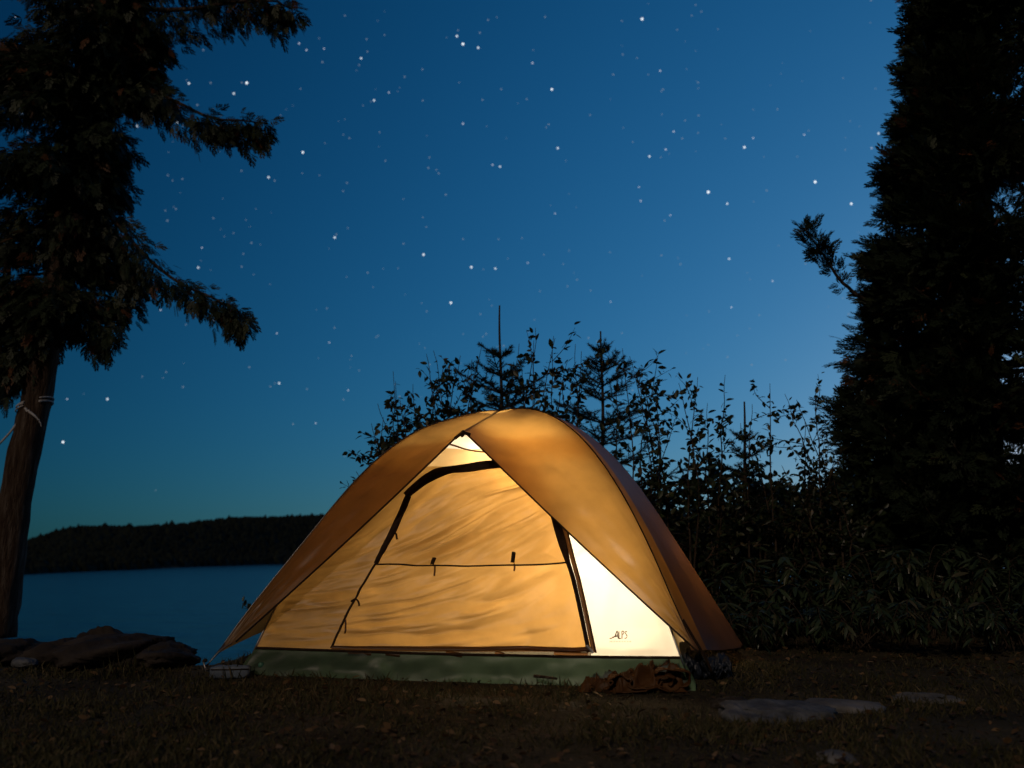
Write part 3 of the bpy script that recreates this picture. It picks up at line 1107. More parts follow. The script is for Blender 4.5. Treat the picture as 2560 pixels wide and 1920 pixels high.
def coil(py, t0, t1, tilt, n=30):
    c = trunk_at(py); r = trunk_r(py) + .012
    a = np.linspace(t0, t1, n)
    return np.stack([c[0] + r * np.cos(a), c[1] + r * np.sin(a), c[2] + tilt * np.cos(a)], -1) - rb


rc = Collect()
for py, tl in ((1008, .05), (1013, .035), (1018, .05)):
    rc.tube(coil(py, -.9, math.pi + 1.4, tl, 36), .006, 6)
obj('loop', rc.mesh('loop', M['rope']), rope)
rc = Collect()
pts = np.array([at(62, 1022, YL - .17), at(74, 1030, YL - .19), at(82, 1036, YL - .2), at(90, 1043, YL - .2), at(98, 1052, YL - .19), (at(104, 1066, YL - .18))]) - rb
P = spline(pts, 40)
P[:, 2] += .008 * np.sin(np.arange(40) * 1.3)
rc.tube(P, np.linspace(.009, .004, 40), 6)
obj('tail', rc.mesh('tail', M['rope']), rope)
rc = Collect()
end = at(-420, 1480, YL - .5)
pts = np.array([at(54, 1040, YL - .05), at(0, 1108, YL - .1), .5 * (at(0, 1108, YL - .1) + end) - [0, 0, .03], end]) - rb
rc.tube(spline(pts, 40), .009, 6)
obj('guy_line', rc.mesh('guy_line', M['rope']), rope)

# ------------------------------------------------------------------ big cedar at the right (depth 7 m)
YR = 7.0
ax_px = 2455
base_r = np.array([at(ax_px, 1500, YR)[0], YR, 0.0])
cedar_r = empty('cedar_tree', tuple(base_r))
tag(cedar_r, 'tall dense cedar standing at the end of the row of shrubs', 'tree')
TOP_R = 7.2
zs = np.linspace(0, TOP_R, 70)
tp_r = np.stack([base_r[0] + .04 * np.sin(zs * .8) + .07 * zs, base_r[1] + .04 * np.cos(zs), zs], -1)
v, f = bark_tube(local_to(base_r, tp_r), np.interp(zs, [0, .4, TOP_R], [.2, .15, .01]), 16, .07, 5)
obj('trunk', make_mesh('trunk', v, f, M['bark']), cedar_r)
sil = np.array([(0, 2262), (100, 2259), (170, 2240), (250, 2230), (300, 2236), (345, 2220), (420, 2180), (500, 2155), (600, 2135), (700, 2125), (784, 2129), (810, 2104), (890, 2092), (980, 2084), (1100, 2080), (1250, 2110), (1400, 2150), (1500, 2200)], float)
sil_z = np.array([at(x, y, YR)[2] for y, x in sil])
sil_r = np.array([base_r[0] + .07 * at(x, y, YR)[2] - at(x, y, YR)[0] for y, x in sil])


def crown_r(z): return np.maximum(.1, np.interp(z, [1, 2.5, 3.8, 4.6, 6], [-.12, -.18, -.22, -.27, -.3]) + np.interp(z, np.append(sil_z[::-1], TOP_R), np.append(sil_r[::-1], .45)))


crown = Crown()
for k in range(185):
    z0 = rng.uniform(.25, TOP_R - .3)
    az = rng.uniform(0, 2 * math.pi)
    R = crown_r(z0) * rng.uniform(.74, .97) * (1.3 if math.cos(az) > 0 else 1) + (.85 * math.cos(az) if math.cos(az) > 0 else 0)
    a = np.array([np.interp(z0, zs, tp_r[:, 0]), np.interp(z0, zs, tp_r[:, 1]), z0])
    d = np.array([math.cos(az), math.sin(az), 0])
    up = rng.uniform(-.05, .22)
    pts = [a, a + d * R * .4 + [0, 0, .02], a + d * R * .75 + [0, 0, up * .5], a + d * R + [0, 0, up]]
    P = limb(cedar_r, base_r, pts, .022, .004, 5, n=14)
    P[:, 2] += .0
    spray_along(crown, P, 170, .15, .155, .05, .25, .03, .05)
for k in range(46):          # limbs that face the lake and the camera make the ragged outline
    z0 = rng.uniform(.3, 5.2)
    az = math.pi + rng.uniform(-.9, .9)
    R = crown_r(z0) * rng.uniform(.9, 1.06)
    a = np.array([np.interp(z0, zs, tp_r[:, 0]), np.interp(z0, zs, tp_r[:, 1]), max(z0 - .15, .1)])
    d = np.array([math.cos(az), math.sin(az), 0])
    pts = [a, a + d * R * .5 + [0, 0, .05], a + d * R * .8 + [0, 0, .12], a + d * R + [0, 0, .2]]
    P = limb(cedar_r, base_r, pts, .018, .004, 5, n=14)
    spray_along(crown, P, 130, .09, .15, -.15, .4, .02, .02)
tw = np.array([at(x, y, YR - .4 * k / 5) for k, (x, y) in enumerate([(2300, 800), (2200, 770), (2120, 720), (2070, 660), (2040, 610), (2012, 570)])])
P = limb(cedar_r, base_r, tw, .02, .004, 6)
spray_along(crown, P, 110, .042, .12, -.25, .4, .0, .0)
crown.T = [local_to(base_r, q) for q in crown.T]
crown.build('foliage', SPRAYS, M['cedar'], cedar_r)

# ------------------------------------------------------------------ spruce saplings behind the tent
needle_v = np.array([(0, -.06, 0), (1, 0, 0), (0, .06, 0), (0, 0, .05)])
needle_f = np.array([(0, 1, 2), (0, 3, 1)])


def spruce(top_px, Y, label, wide, leader=.42):
    top = at(*top_px, Y)
    root = np.array([top[0] + rng.uniform(-.05, .05), Y, 0.0])
    t = empty('spruce_sapling', tuple(root))
    tag(t, label, 'tree', 'spruce saplings behind the tent')
    H_ = top[2]
    zz_ = np.linspace(0, H_, 30)
    P = np.stack([root[0] + (top[0] - root[0]) * zz_ / H_ + .008 * np.sin(zz_ * 5), root[1] + 0 * zz_, zz_], -1)
    v_, f_ = tube_data(local_to(root, P), np.linspace(.028, .006, 30), 7)
    obj('trunk', make_mesh('trunk', v_, f_, M['twig']), t)
    cr = Crown()
    bc_ = Collect()

    def needles(P_, n, L):
        tt = rng.random(n) * (len(P_) - 1.001)
        k = tt.astype(int)
        base = P_[k] + (P_[k + 1] - P_[k]) * (tt - k)[:, None]
        tan = unit(P_[k + 1] - P_[k])
        D = unit(tan * .7 + unit(rng.normal(size=(n, 3))))
        cr.add(base, D, L * rng.uniform(.7, 1.2, n), rng.uniform(0, 6, n), rng.random(n))

    needles(P[-7:], 60, .014)
    z = H_ - leader
    step = .12
    while z > .25:
        reach = wide * (1 - math.exp(-(H_ - leader * .72 - z) * 1.25)) + .06
        nb = rng.integers(5, 8)
        a0_ = rng.uniform(0, 6.28)
        for q in range(nb):
            az = a0_ + q * 2 * math.pi / nb + rng.uniform(-.3, .3)
            L = reach * rng.uniform(.55, 1.15)
            rise = .75 - .6 * min(1, (H_ - z) / 1.3)
            d = np.array([math.cos(az), math.sin(az), rise])
            o0 = np.array([np.interp(z, P[:, 2], P[:, 0]), root[1], z + rng.uniform(-.02, .02)])
            B = spline([o0, o0 + d * L * .5 - [0, 0, .02 * L], o0 + d * L + [0, 0, .06 * L]], 9)
            bc_.tube(local_to(root, B), np.linspace(.006, .002, 9), 4)
            needles(B, int(520 * L) + 30, .026)
            for s_ in np.arange(.28, .95, .16):
                for sg in (-1, 1):
                    i_ = s_ * 8
                    p_ = B[int(i_)]
                    d2 = unit(unit(B[-1] - B[0]) + sg * .9 * unit(np.cross(B[-1] - B[0], [0, 0, 1.])) + rng.normal(size=3) * .15)
                    l2 = L * (.5 - .32 * s_)
                    if l2 < .03: continue
                    S_ = np.array([p_, p_ + d2 * l2 * .5, p_ + d2 * l2])
                    bc_.tube(local_to(root, S_), [.003, .0025, .0015], 4)
                    needles(S_, int(520 * l2) + 10, .025)
        z -= step * rng.uniform(.8, 1.2)
        step = min(.2, step * 1.06)
    obj('branches', bc_.mesh('branches', M['twig']), t)['kind'] = 'stuff'
    cr.T = [local_to(root, q) for q in cr.T]
    cr.build('foliage', [(needle_v, needle_f)], M['spruce'], t)
    return t


spruce((1251, 764), 6.5, 'tallest spruce sapling with a long bare leader above the tent peak', .62, .40)
spruce((1504, 828), 6.8, 'spruce sapling with a short leader behind the bright fly panel', .70, .17)
spruce((1858, 1004), 6.5, 'smallest spruce sapling between the shrubs and the tall cedar', .45, .28)

# ------------------------------------------------------------------ leafy shrubs behind the tent
leaf_shared = [make_mesh('leaf', LEAF[0] * [1, k, 1], LEAF[1], M['leaf'], True, np.full(len(LEAF[0]), tone)) for k, tone in ((1.0, .35), (.85, .6), (1.15, .15), (.95, .9))]


def shrub(label, tips, fill, Y, x_base, lsize=.05, singles=70, fillh=(0.6, 1.3), side=6):
    xb = np.mean([at(x, 1500, Y)[0] for x in x_base])
    root = np.array([xb, Y, 0.0])
    t = empty('shrub', tuple(root))
    tag(t, label, 'shrub', 'leafy shrubs behind the tent')
    stems, leaves = [], []
    bx_ = [at(x, 1500, Y)[0] for x in x_base]
    targets = [(at(x, y, Y + rng.uniform(-.25, .25)), True) for x, y in tips]
    for _ in range(fill):
        targets.append((np.array([rng.uniform(min(bx_) - .15, max(bx_) + .15), Y + rng.uniform(-.45, .45), rng.uniform(*fillh)]), False))
    cr = Crown()
    tw_ = Collect()
    single_spots = []

    def leaf_at(p, d, sz, top):
        if top and len(single_spots) < singles: single_spots.append((p, d, sz))
        else: cr.add([p], [d], [sz], [rng.normal(0, .8)], [rng.random()])

    for tgt, top in targets:
        b0 = np.array([np.clip(tgt[0] + rng.normal(0, .18), min(bx_), max(bx_)), Y + rng.uniform(-.3, .3), 0.0])
        mid_ = .5 * (b0 + tgt) + np.array([rng.normal(0, .08), rng.normal(0, .08), rng.uniform(.0, .15)])
        n_ = 24
        S_ = spline([b0, mid_, tgt], n_)
        S_ += np.stack([.012 * noise2(np.arange(n_) * .6, np.full(n_, rng.random() * 50), 90 + k) for k in range(3)], -1)
        v_, f_ = tube_data(local_to(root, S_), np.linspace(.010, .0018, n_), 5)
        obj('stem', make_mesh('stem', v_, f_, M['twig']), t)
        nl = 26
        for k in range(nl):
            s_ = .35 + .65 * k / nl
            i_ = s_ * (n_ - 1)
            p = S_[int(i_)]
            d = unit(unit(S_[min(int(i_) + 1, n_ - 1)] - S_[int(i_) - 1]) * .4 + unit(rng.normal(size=3)) * .8 + [0, 0, -.25])
            leaf_at(p + d * .01, d, lsize * rng.uniform(.6, 1.15), top and s_ > .7)
        for q in range(side):
            s_ = rng.uniform(.35, .92)
            p = S_[int(s_ * (n_ - 1))]
            d = unit(np.array([rng.normal(), rng.normal(), rng.uniform(.1, 1.3)]))
            L = rng.uniform(.14, .38)
            W = spline([p, p + d * L * .5 + rng.normal(size=3) * .02, p + d * L + [0, 0, -.02]], 8)
            tw_.tube(local_to(root, W), np.linspace(.0035, .0012, 8), 4)
            for k in range(13):
                pp = W[min(7, 1 + k // 2)] + rng.normal(size=3) * .012
                dd_ = unit(d * .4 + unit(rng.normal(size=3)) * .8 + [0, 0, -.25])
                leaf_at(pp, dd_, lsize * rng.uniform(.55, 1.1), top and rng.random() < .3)
    obj('twigs', tw_.mesh('twigs', M['twig']), t)['kind'] = 'stuff'
    cr.T = [local_to(root, q) for q in cr.T]
    cr.build('foliage', [LEAF], M['leaf'], t)
    if single_spots:
        pp = np.array([q[0] for q in single_spots]); dd_ = np.array([q[1] for q in single_spots])
        Mx_ = frames(dd_, rng.normal(0, .8, len(pp)), np.array([q[2] for q in single_spots]))
        from mathutils import Matrix
        for p, m_ in zip(pp, Mx_):
            o_ = obj('leaf', random.choice(leaf_shared), t)
            mm = Matrix([[*m_[r_], (p - root)[r_]] for r_ in range(3)] + [[0, 0, 0, 1]])
            o_.matrix_local = mm
    return t


shrub('loose leafy shrub rising behind the shaded shoulder of the tent', [(1066, 885), (985, 930), (1085, 880), (1200, 870), (1130, 925), (1180, 900), (945, 1010), (925, 1060), (988, 950), (1030, 960), (1112, 905), (1150, 890), (1000, 1000), (945, 1100), (1090, 950), (890, 1178), (1170, 930), (1040, 1010)], 20, 6.3, (980, 1200), .06, 90, (.8, 1.45))
shrub('leafy shrub between the two taller spruce saplings', [(1340, 822), (1385, 838), (1335, 850), (1295, 860), (1455, 880), (1420, 900), (1385, 845), (1300, 885), (1330, 900), (1440, 862), (1400, 930), (1365, 960), (1435, 960)], 20, 6.25, (1290, 1440), .06, 80, (.8, 1.5))
shrub('sparse leafy shrub with bare twigs behind the brown end of the fly', [(1575, 890), (1555, 870), (1590, 930), (1645, 890), (1640, 960), (1700, 955), (1745, 945), (1812, 938), (1600, 960), (1770, 1010), (1690, 1040), (1545, 900)], 11, 6.4, (1560, 1790), .06, 90, (.5, 1.05))
shrub('dense leafy shrub beside the foot of the tall cedar', [(1880, 1010), (1925, 960), (1960, 985), (1990, 1000), (2040, 965), (1850, 1060), (2010, 1050)], 18, 6.4, (1830, 2080), .055, 60, (.5, 1.25))

# the dark tangle below them
N = 26000
xx = rng.uniform(-.6, 5.2, N)
yy = rng.uniform(6.6, 8.4, N)
hmax = .92 + .3 * fbm2(xx * 1.3, yy, 5, 3) + .15 * smooth(2, 4, xx)
zz = rng.random(N) ** .7 * hmax
D = unit(rng.normal(size=(N, 3)) + [0, -.2, -.1])
v, f, c = bake(*LEAF, frames(D, rng.uniform(0, 6, N), rng.uniform(.05, .10, N)), np.stack([xx, yy, zz], -1), rng.random(N) * .7)
tag(obj('undergrowth', make_mesh('undergrowth', v, f, M['leaf'], False, c)), 'dark tangle of undergrowth behind the shrubs', 'undergrowth', kind='stuff')

# ------------------------------------------------------------------ low arching plants at the right edge of the camp
def bramble(px, py_top, Y, n_c, label, size=.10, spread=.35):
    root = np.array([at(px, 1500, Y)[0], Y, 0.0])
    t = empty('bramble', tuple(root))
    tag(t, label, 'plant', 'arching plants along the edge of the camp')
    Ht = at(px, py_top, Y)[2]
    cr = Crown()
    for k in range(n_c):
        az = rng.uniform(0, 6.28)
        r_ = spread * rng.uniform(.3, 1)
        h_ = Ht * rng.uniform(.55, 1.0)
        b0 = root + [rng.normal(0, .06), rng.normal(0, .06), 0]
        e = root + [math.cos(az) * r_, math.sin(az) * r_, h_ * .86]
        S_ = spline([b0, .5 * (b0 + e) + [0, 0, h_ * .28], e + [0, 0, .03], e + [math.cos(az) * .08, math.sin(az) * .08, -.06]], 18)
        v_, f_ = tube_data(local_to(root, S_), np.linspace(.005, .0015, 18), 4)
        obj('stem', make_mesh('stem', v_, f_, M['twig']), t)
        for q in range(26):
            i_ = rng.integers(5, 18)
            p = S_[i_]
            tan = unit(S_[min(i_ + 1, 17)] - S_[i_ - 1])
            sd = unit(np.cross(tan, [0, 0, 1.])) * rng.choice([-1, 1])
            d = unit(sd + tan * .5 + np.array([0, 0, -.25]) + rng.normal(size=3) * .3)
            cr.add([p], [d], [size * rng.uniform(.6, 1.2)], [rng.normal(0, .35)], [rng.random()])
    cr.T = [local_to(root, q) for q in cr.T]
    cr.build('foliage', [LANCE], M['bramble'], t)
    return t


for px, py, Y, n_c, lab in [
    (1830, 1430, 5.6, 14, 'arching plant right behind the staked end of the fly'),
    (1930, 1370, 5.8, 18, 'tallest arching plant with pale shining leaves near the fly'),
    (2050, 1410, 5.6, 16, 'arching plant midway along the edge of the camp'),
    (2190, 1360, 5.9, 18, 'arching plant below the spreading skirt of the cedar'),
    (2310, 1330, 5.9, 20, 'leafy arching plant in front of the cedar trunk'),
    (2440, 1360, 5.8, 18, 'arching plant just outside the cedar trunk'),
    (2550, 1400, 5.6, 16, 'arching plant cut by the edge of the view')]:
    bramble(px, py, Y, n_c, lab)
for px, py, Y in [(1780, 1520, 5.1), (1900, 1520, 5.2), (2020, 1500, 5.2), (2150, 1490, 5.2), (2280, 1480, 5.2), (2400, 1490, 5.1), (2520, 1490, 5.1)]:
    wh = {1780: 'nearest the navy bag', 1900: 'second from the navy bag', 2020: 'third from the navy bag', 2150: 'above the pale slab, fourth from the bag', 2280: 'below the cedar, fifth from the bag', 2400: 'below the cedar trunk, sixth from the bag', 2520: 'farthest from the navy bag'}[px]
    bramble(px, py, Y, 12, 'low weedy plant at the front, ' + wh, .075, .28)

# sprig of leaves peeping past the shaded edge of the fly
tip = at(606, 1508, 5.15)
root = np.array([tip[0] + .12, 5.15, float(ground_z(tip[0] + .12, 5.15))])
t = tag(empty('seedling', tuple(root)), 'small leafy sprig peeping past the shaded edge of the fly', 'plant')
S_ = spline([root, .5 * (root + tip) + [.05, 0, .05], tip], 12)
v, f = tube_data(local_to(root, S_), np.linspace(.006, .002, 12), 5)
obj('stem', make_mesh('stem', v, f, M['twig']), t)
cr = Crown()
for k in range(14):
    p = S_[rng.integers(5, 12)] + rng.normal(size=3) * .005
    cr.add([p - root], [unit(rng.normal(size=3))], [rng.uniform(.03, .05)], [rng.normal()], [rng.random()])
cr.build('foliage', [LEAF], M['leaf'], t)

# ------------------------------------------------------------------ rocks
def boulder(label, centre, size, mat, seed, rough=.22, n=26, m_=44, sink=.35, flat=1.0):
    """lumpy stone; size = half extents"""
    th_ = np.linspace(0, math.pi, n)
    ph_ = np.linspace(0, 2 * math.pi, m_, endpoint=False)
    TH, PH = np.meshgrid(th_, ph_, indexing='ij')
    dx, dy, dz = np.sin(TH) * np.cos(PH), np.sin(TH) * np.sin(PH), np.cos(TH)
    r_ = 1 + rough * fbm2(dx * 1.7 + dz * 1.3 + seed * 3.7, dy * 1.7 - dz * .9 + seed, seed, 4) + rough * .5 * np.abs(fbm2(dx * 4 + dz * 2, dy * 4 + seed * 2 + dz, seed + 5, 2))
    k = np.sign(dz) * np.abs(dz) ** flat
    V_ = np.stack([dx * r_ * size[0], dy * r_ * size[1], k * r_ * size[2]], -1).reshape(-1, 3)
    o_ = obj('rock', make_mesh('rock', V_, grid_faces(n, m_, True), mat), None, (centre[0], centre[1], centre[2] + size[2] * (1 - 2 * sink)))
    o_.rotation_euler = (0, 0, seed * 1.3)
    return tag(o_, label, 'rock')


def gp(px, py):
    z_ = 0.0
    for _ in range(6):
        p = on_ground(px, py, z_)
        z_ = float(ground_z(p[0], p[1]))
    return np.array([p[0], p[1], z_])


p = gp(1965, 1797)
boulder('flat pale stone slab bedded in the grass of the foreground', (p[0], p[1] + .05, p[2] - .01), (.225, .15, .042), M['rock_pale'], 2, .20, sink=.36, flat=.6).rotation_euler[2] = .2
p = gp(2090, 1778)
boulder('thin stone lip touching the flat pale slab', (p[0] + .02, p[1] + .04, p[2] - .012), (.17, .09, .035), M['rock'], 5, .2, sink=.38, flat=.6).rotation_euler[2] = .15
p = gp(1835, 1770)
boulder('small dark stone at the tent side of the pale slab', (p[0], p[1] + .03, p[2] - .005), (.07, .06, .028), M['rock_dark'], 7)
p = gp(2090, 1898)
boulder('small stone close to the bottom of the view', (p[0], p[1], p[2] - .008), (.06, .045, .022), M['rock'], 9)
p = gp(2310, 1752)
boulder('low worn stone out in the grass beyond the slab', (p[0], p[1], p[2] - .012), (.13, .06, .03), M['rock'], 12, sink=.4)
for (px, py, sx, sy, sz, sd, lab, mt) in [
    (300, 1650, .30, .20, .085, 3, 'largest dark rock hump on the lake bank', 'rock_dark'),
    (245, 1643, .12, .12, .105, 6, 'knobbly rock on top of the dark hump', 'rock_dark'),
    (155, 1650, .17, .14, .065, 8, 'dark rock joining the hump toward the cedar', 'rock_dark'),
    (420, 1654, .22, .13, .058, 11, 'dark rock tapering toward the tent strap', 'rock_dark'),
    (30, 1646, .20, .14, .060, 13, 'dark rock below the leaning cedar trunk', 'rock_dark'),
    (62, 1664, .075, .05, .026, 14, 'pale lichen-grey stone before the dark bank rocks', 'rock_pale')]:
    p = on_ground(px, py)
    boulder(lab, (p[0], p[1], 0.0), (sx, sy, sz), M[mt], sd, .24, sink=.30)

# ------------------------------------------------------------------ gear on the grass
p = gp(575, 1697)
t = tag(empty('pouch', (p[0], p[1], p[2]), .16), 'pale blue-grey flat pouch on the grass by the tent strap', 'pouch')
w_, d_, h_ = .085, .028, .028
xs_ = np.linspace(-1, 1, 14)
V = []
for x_ in xs_:
    k = (1 - abs(x_) ** 6 * .25)
    for a_ in np.linspace(0, 2 * math.pi, 16, endpoint=False):
        c_, s_ = math.cos(a_), math.sin(a_)
        e_ = .45
        V.append((x_ * w_, d_ * k * math.copysign(abs(c_) ** e_, c_), h_ + h_ * k * math.copysign(abs(s_) ** e_, s_) + .002 * math.sin(x_ * 9)))
fc = [tuple(q) for q in grid_faces(14, 16, True)] + [tuple(range(16)), tuple(13 * 16 + k for k in range(16))[::-1]]
obj('body', make_mesh('body', V, fc, M['pouch']), t)
fl = Collect()
fl.tube([(-w_ * .95, -d_ * 1.02, h_ * 1.5), (0, -d_ * 1.06, h_ * 1.45), (w_ * .95, -d_ * 1.02, h_ * 1.5)], .0025, 5)
obj('seam', fl.mesh('seam', M['trim']), t)

p = gp(652, 1690)
t = tag(empty('tent_stake', (p[0], p[1], p[2])), 'small green-topped tent stake beside the tub floor', 'stake')
k_ = Collect(); k_.tube([(0, 0, -.05), (0, 0, .03)], .004, 6)
obj('shaft', k_.mesh('shaft', M['pole']), t)
obj('head', make_mesh('head', *lathe([(.006, .026), (.014, .03), (.014, .044), (.008, .05)], 10), M['green']), t)

p = on_ground(512, 1668)
t = tag(empty('tent_stake', (p[0], p[1], 0)), 'rusty tent stake holding the fly strap near the bank', 'stake')
k_ = Collect(); k_.tube([(.02, 0, -.05), (-.01, 0, .03)], .005, 6)
obj('shaft', k_.mesh('shaft', M['pole']), t)
obj('head', make_mesh('head', *lathe([(.005, .022), (.011, .026), (.011, .034), (.005, .038)], 10), M['rock_dark']), t)


def crumpled(name, label, cat, px0, px1, py_base, Y_half, height_fn, mat, seed, nx=110, nt=70, amp=.03, lean=0.0):
    """a heap of cloth: a lofted roll with sharp folds running along it"""
    a_, b_ = gp(px0, py_base), gp(px1, py_base)
    root_ = .5 * (a_ + b_)
    root_[1] += Y_half
    o_root = tag(empty(name, tuple(root_)), label, cat)
    L = b_[0] - a_[0]
    s_ = np.linspace(0, 1, nx)
    th_ = np.linspace(0, 2 * math.pi, nt, endpoint=False)
    S, TH = np.meshgrid(s_, th_, indexing='ij')
    hgt = height_fn(S)
    end = np.clip(np.sin(math.pi * np.clip(S, 0.004, .996)) * 5, .1, 1) ** .5
    fold = np.abs(fbm2(S * 5 + seed, TH * 1.6 + 2.2 * noise2(S * 4, TH * .6, seed), seed + 2, 3))
    fold2 = np.abs(fbm2(S * 14, TH * 3.2 + S * 6, seed + 8, 2))
    r_ = 1 - amp * 22 * fold - amp * 9 * fold2 + .25
    Xx = (S - .5) * L
    Yy = Y_half * np.cos(TH) * r_ * end + lean * (S - .5)
    Zz_ = np.maximum(hgt * .5 + hgt * .52 * np.sin(TH) * r_ * end, .002 + .004 * fold)
    obj('cloth', make_mesh('cloth', np.stack([Xx, Yy, Zz_], -1).reshape(-1, 3), [tuple(q) for q in grid_faces(nx, nt, True)] + [tuple(range(nt))[::-1], tuple((nx - 1) * nt + k for k in range(nt))], mat), o_root)
    return o_root, L


a_, b_ = gp(1448, 1736), gp(1718, 1736)
bun = tag(empty('cloth_bundle', tuple(.5 * (a_ + b_) + [0, .10, 0])), 'crumpled brown cloth bundle rolled up against the tub of the tent', 'cloth')
L = b_[0] - a_[0]
nx, ny = 150, 70
S, Q = np.meshgrid(np.linspace(0, 1, nx), np.linspace(0, 1, ny), indexing='ij')
warp = .22 * noise2(S * 4, Q * 2.5, 141)
seeds = np.stack([rng.uniform(0, 2.6, 46), rng.uniform(0, 1, 46)], -1)
px_, qx_ = S * 2.6 + .25 * noise2(S * 6, Q * 4, 143), Q + .12 * noise2(S * 8, Q * 5, 144) + .18 * np.sin(S * 5)
dist = np.sort(np.hypot((px_[..., None] - seeds[:, 0]) * .62, qx_[..., None] - seeds[:, 1]), -1)
crease = np.exp(-(dist[..., 1] - dist[..., 0]) / .045)               # sharp folds where two slack patches meet
env = (smooth(0, .1, S) * smooth(1, .93, S) * smooth(0, .2, Q) * smooth(1, .8, Q))
hgt = (.048 + .050 * smooth(.15, .9, S)) * (.55 + .45 * np.sin(math.pi * Q) ** .5)
Zc = .004 + env * hgt * (.45 + .75 * crease + .25 * noise2(S * 7, Q * 6, 146))
Xc = (S - .5) * L * (1 + .04 * noise2(Q * 5, S * 2, 7)) + .012 * noise2(S * 9, Q * 9, 148)
Yc = (Q - .5) * .21 + .022 * fbm2(S * 5, Q * 4, 149, 2)
obj('cloth', make_mesh('cloth', np.stack([Xc, Yc, Zc], -1).reshape(-1, 3), grid_faces(nx, ny), M['bundle']), bun)
# edges of cloth that stand up and turn over at the front of the heap
for cx_, cz_, rx_, rz_, a0_, a1_, y0_, y1_ in [(.37, .052, .062, .040, -2.6, 2.7, -.112, -.055), (.30, .044, .030, .020, -.6, 4.2, -.118, -.06), (.10, .040, .060, .020, -2.9, .4, -.112, -.05),
                                               (-.12, .036, .045, .022, .3, 3.6, -.110, -.05), (-.30, .030, .040, .018, -3.0, 1.0, -.108, -.05), (-.02, .022, .085, .012, -3.1, 0.0, -.118, -.06)]:
    a_ = np.linspace(a0_, a1_, 44)
    k_ = 1 + .16 * np.sin(a_ * 2.3 + cx_ * 20) + .08 * np.sin(a_ * 5 + cx_ * 9)
    ys = np.linspace(y0_, y1_, 8)
    V = np.stack([L * cx_ + rx_ * (k_ * np.cos(a_))[:, None] + .012 * noise2(ys[None] * 40, a_[:, None] * 1.5, 6), ys[None] + .014 * np.sin(a_ * 1.7 + cx_ * 8)[:, None],
                  np.maximum(cz_ + rz_ * (k_ * np.sin(a_))[:, None] + .006 * noise2(ys[None] * 30, a_[:, None] * 2, 7), .004)], -1)
    o = obj('fold', make_mesh('fold', V.reshape(-1, 3), grid_faces(44, 8), M['bundle']), bun)
    o.modifiers.new('cloth', 'SOLIDIFY').thickness = .005
crumpled('bag', 'dark navy bag slumped below the staked end of the fly', 'bag', 1706, 1842, 1722, .09,
         lambda s: .125 - .05 * smooth(.3, 1, s) + .02 * np.sin(s * 9), M['navy'], 9, 70, 60, .022)

p = gp(1362, 1722)
t = Collect()
pts = np.array([at(1335, 1690, p[1] + .03), at(1362, 1708, p[1]), at(1392, 1738, p[1] - .05)])
pts[:, 2] = np.maximum(pts[:, 2], .008)
t.tube(spline(pts, 14) - p, np.linspace(.007, .005, 14), 6)
tag(obj('stick', t.mesh('stick', M['bark']), None, tuple(p)), 'short stick lying in the grass against the tub floor', 'stick')

# ------------------------------------------------------------------ grass and leaf litter
def on_land(x, y): return land_gap(x, y) < -.03


def off_tent(x, y, m_=.03):
    P_ = to_local(np.stack([x, y, 0 * x], -1))
    return (np.abs(P_[:, 0]) > AI + m_) | (np.abs(P_[:, 1]) > BI + m_)


N = 150000
yy = 1.9 + 6.0 * rng.random(N) ** 1.25
xx = rng.uniform(-.62, .62, N) * yy * 1.12
keep = on_land(xx, yy) & off_tent(xx, yy)
dens = fbm2(xx * 1.9, yy * 1.9, 15, 3) + .5 * fbm2(xx * 6, yy * 6, 16, 2)
keep &= rng.random(N) < np.clip(.55 + .5 * dens, .06, 1)
slab = gp(1965, 1797)
keep &= np.hypot((xx - slab[0]) / .27, (yy - slab[1] - .05) / .17) > 1
xx, yy, dens = xx[keep], yy[keep], dens[keep]
N = len(xx)
bl_v = np.array([(0, -.07, 0), (0, .07, 0), (.55, -.05, .06), (.55, .05, .06), (1, 0, -.02)])
bl_f = np.array([(0, 2, 1), (1, 2, 3), (2, 4, 3)])
az = rng.uniform(0, 6.28, N)
lean = rng.uniform(.25, 1.25, N)
D = np.stack([np.cos(az) * lean, np.sin(az) * lean, np.full(N, 1.0)], -1)
D = unit(D)
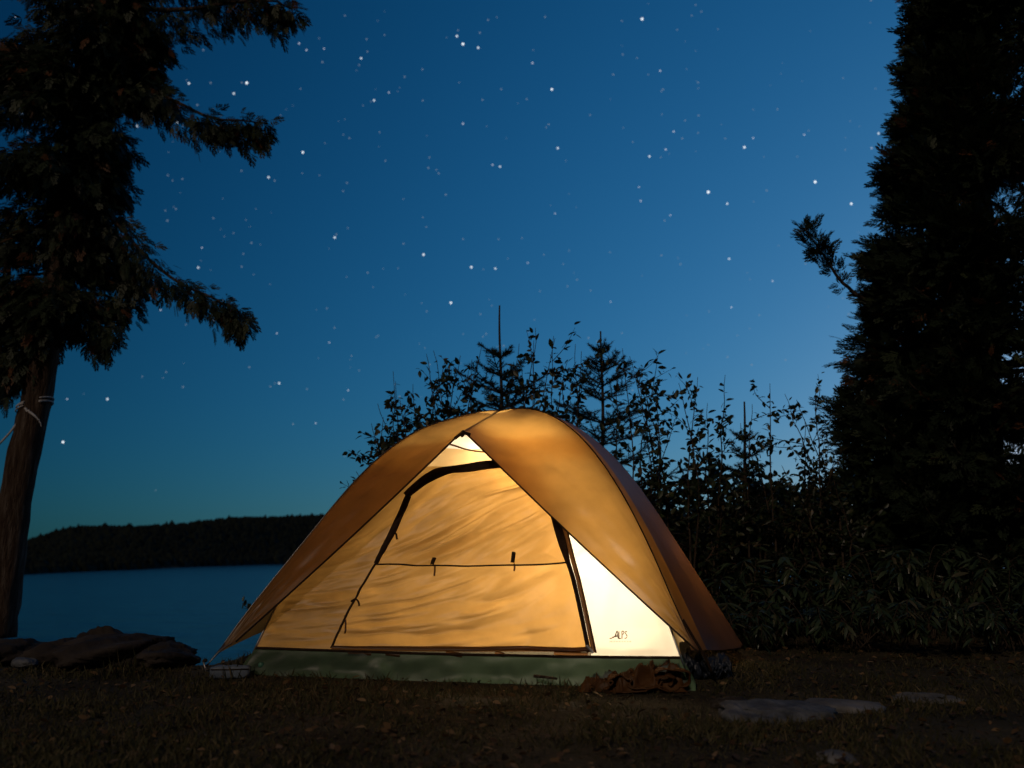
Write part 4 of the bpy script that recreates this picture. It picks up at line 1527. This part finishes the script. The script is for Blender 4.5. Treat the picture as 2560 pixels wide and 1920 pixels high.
size = rng.uniform(.013, .036, N) * (1 + .5 * np.clip(dens, -.5, 1))
near_edge = ~off_tent(xx, yy, .14)
size = np.where(near_edge, size * 1.35, size)
size = np.where(land_gap(xx, yy) > -.35, size * 1.3, size)
v, f, c = bake(bl_v, bl_f, frames(D, rng.uniform(0, 6, N), size), np.stack([xx, yy, ground_z(xx, yy) - .002], -1), np.clip(rng.normal(.5, .25, N) + .12 * dens, 0, 1))
tag(obj('grass', make_mesh('grass', v, f, M['grass'], False, c)), 'short trampled grass around the tent', 'grass', kind='stuff')

# taller blades against the sky on the bank
N = 900
xx = rng.uniform(-3.2, -1.2, N)
yy = 4.42 + rng.normal(-.18, .10, N)
keep = on_land(xx, yy) & off_tent(xx, yy, .05) & (fbm2(xx * 3, yy * 0, 18, 2) > -.1)
xx, yy = xx[keep], yy[keep]
N = len(xx)
az = rng.uniform(0, 6.28, N)
D = unit(np.stack([np.cos(az) * .35, np.sin(az) * .35, np.ones(N)], -1))
v, f, c = bake(bl_v * [1, .5, 1], bl_f, frames(D, rng.uniform(0, 6, N), rng.uniform(.04, .12, N)), np.stack([xx, yy, ground_z(xx, yy) - .004], -1), rng.random(N))
tag(obj('bank_grass', make_mesh('bank_grass', v, f, M['grass'], False, c)), 'thin taller grass along the lake bank', 'grass', kind='stuff')

N = 5200
yy = 1.9 + 5.0 * rng.random(N) ** 1.2
xx = rng.uniform(-.62, .62, N) * yy * 1.1
keep = on_land(xx, yy) & off_tent(xx, yy, .05)
xx, yy = xx[keep], yy[keep]
N = len(xx)
az = rng.uniform(0, 6.28, N)
D = unit(np.stack([np.cos(az), np.sin(az), rng.normal(0, .25, N)], -1))
v, f, c = bake(*LEAF, frames(D, rng.normal(0, .5, N), rng.uniform(.015, .04, N)), np.stack([xx, yy, ground_z(xx, yy) + rng.uniform(.006, .022, N)], -1), rng.random(N))
tag(obj('leaf_litter', make_mesh('leaf_litter', v, f, M['litter'], True, c)), 'fallen brown leaves scattered in the grass', 'leaves', kind='stuff')
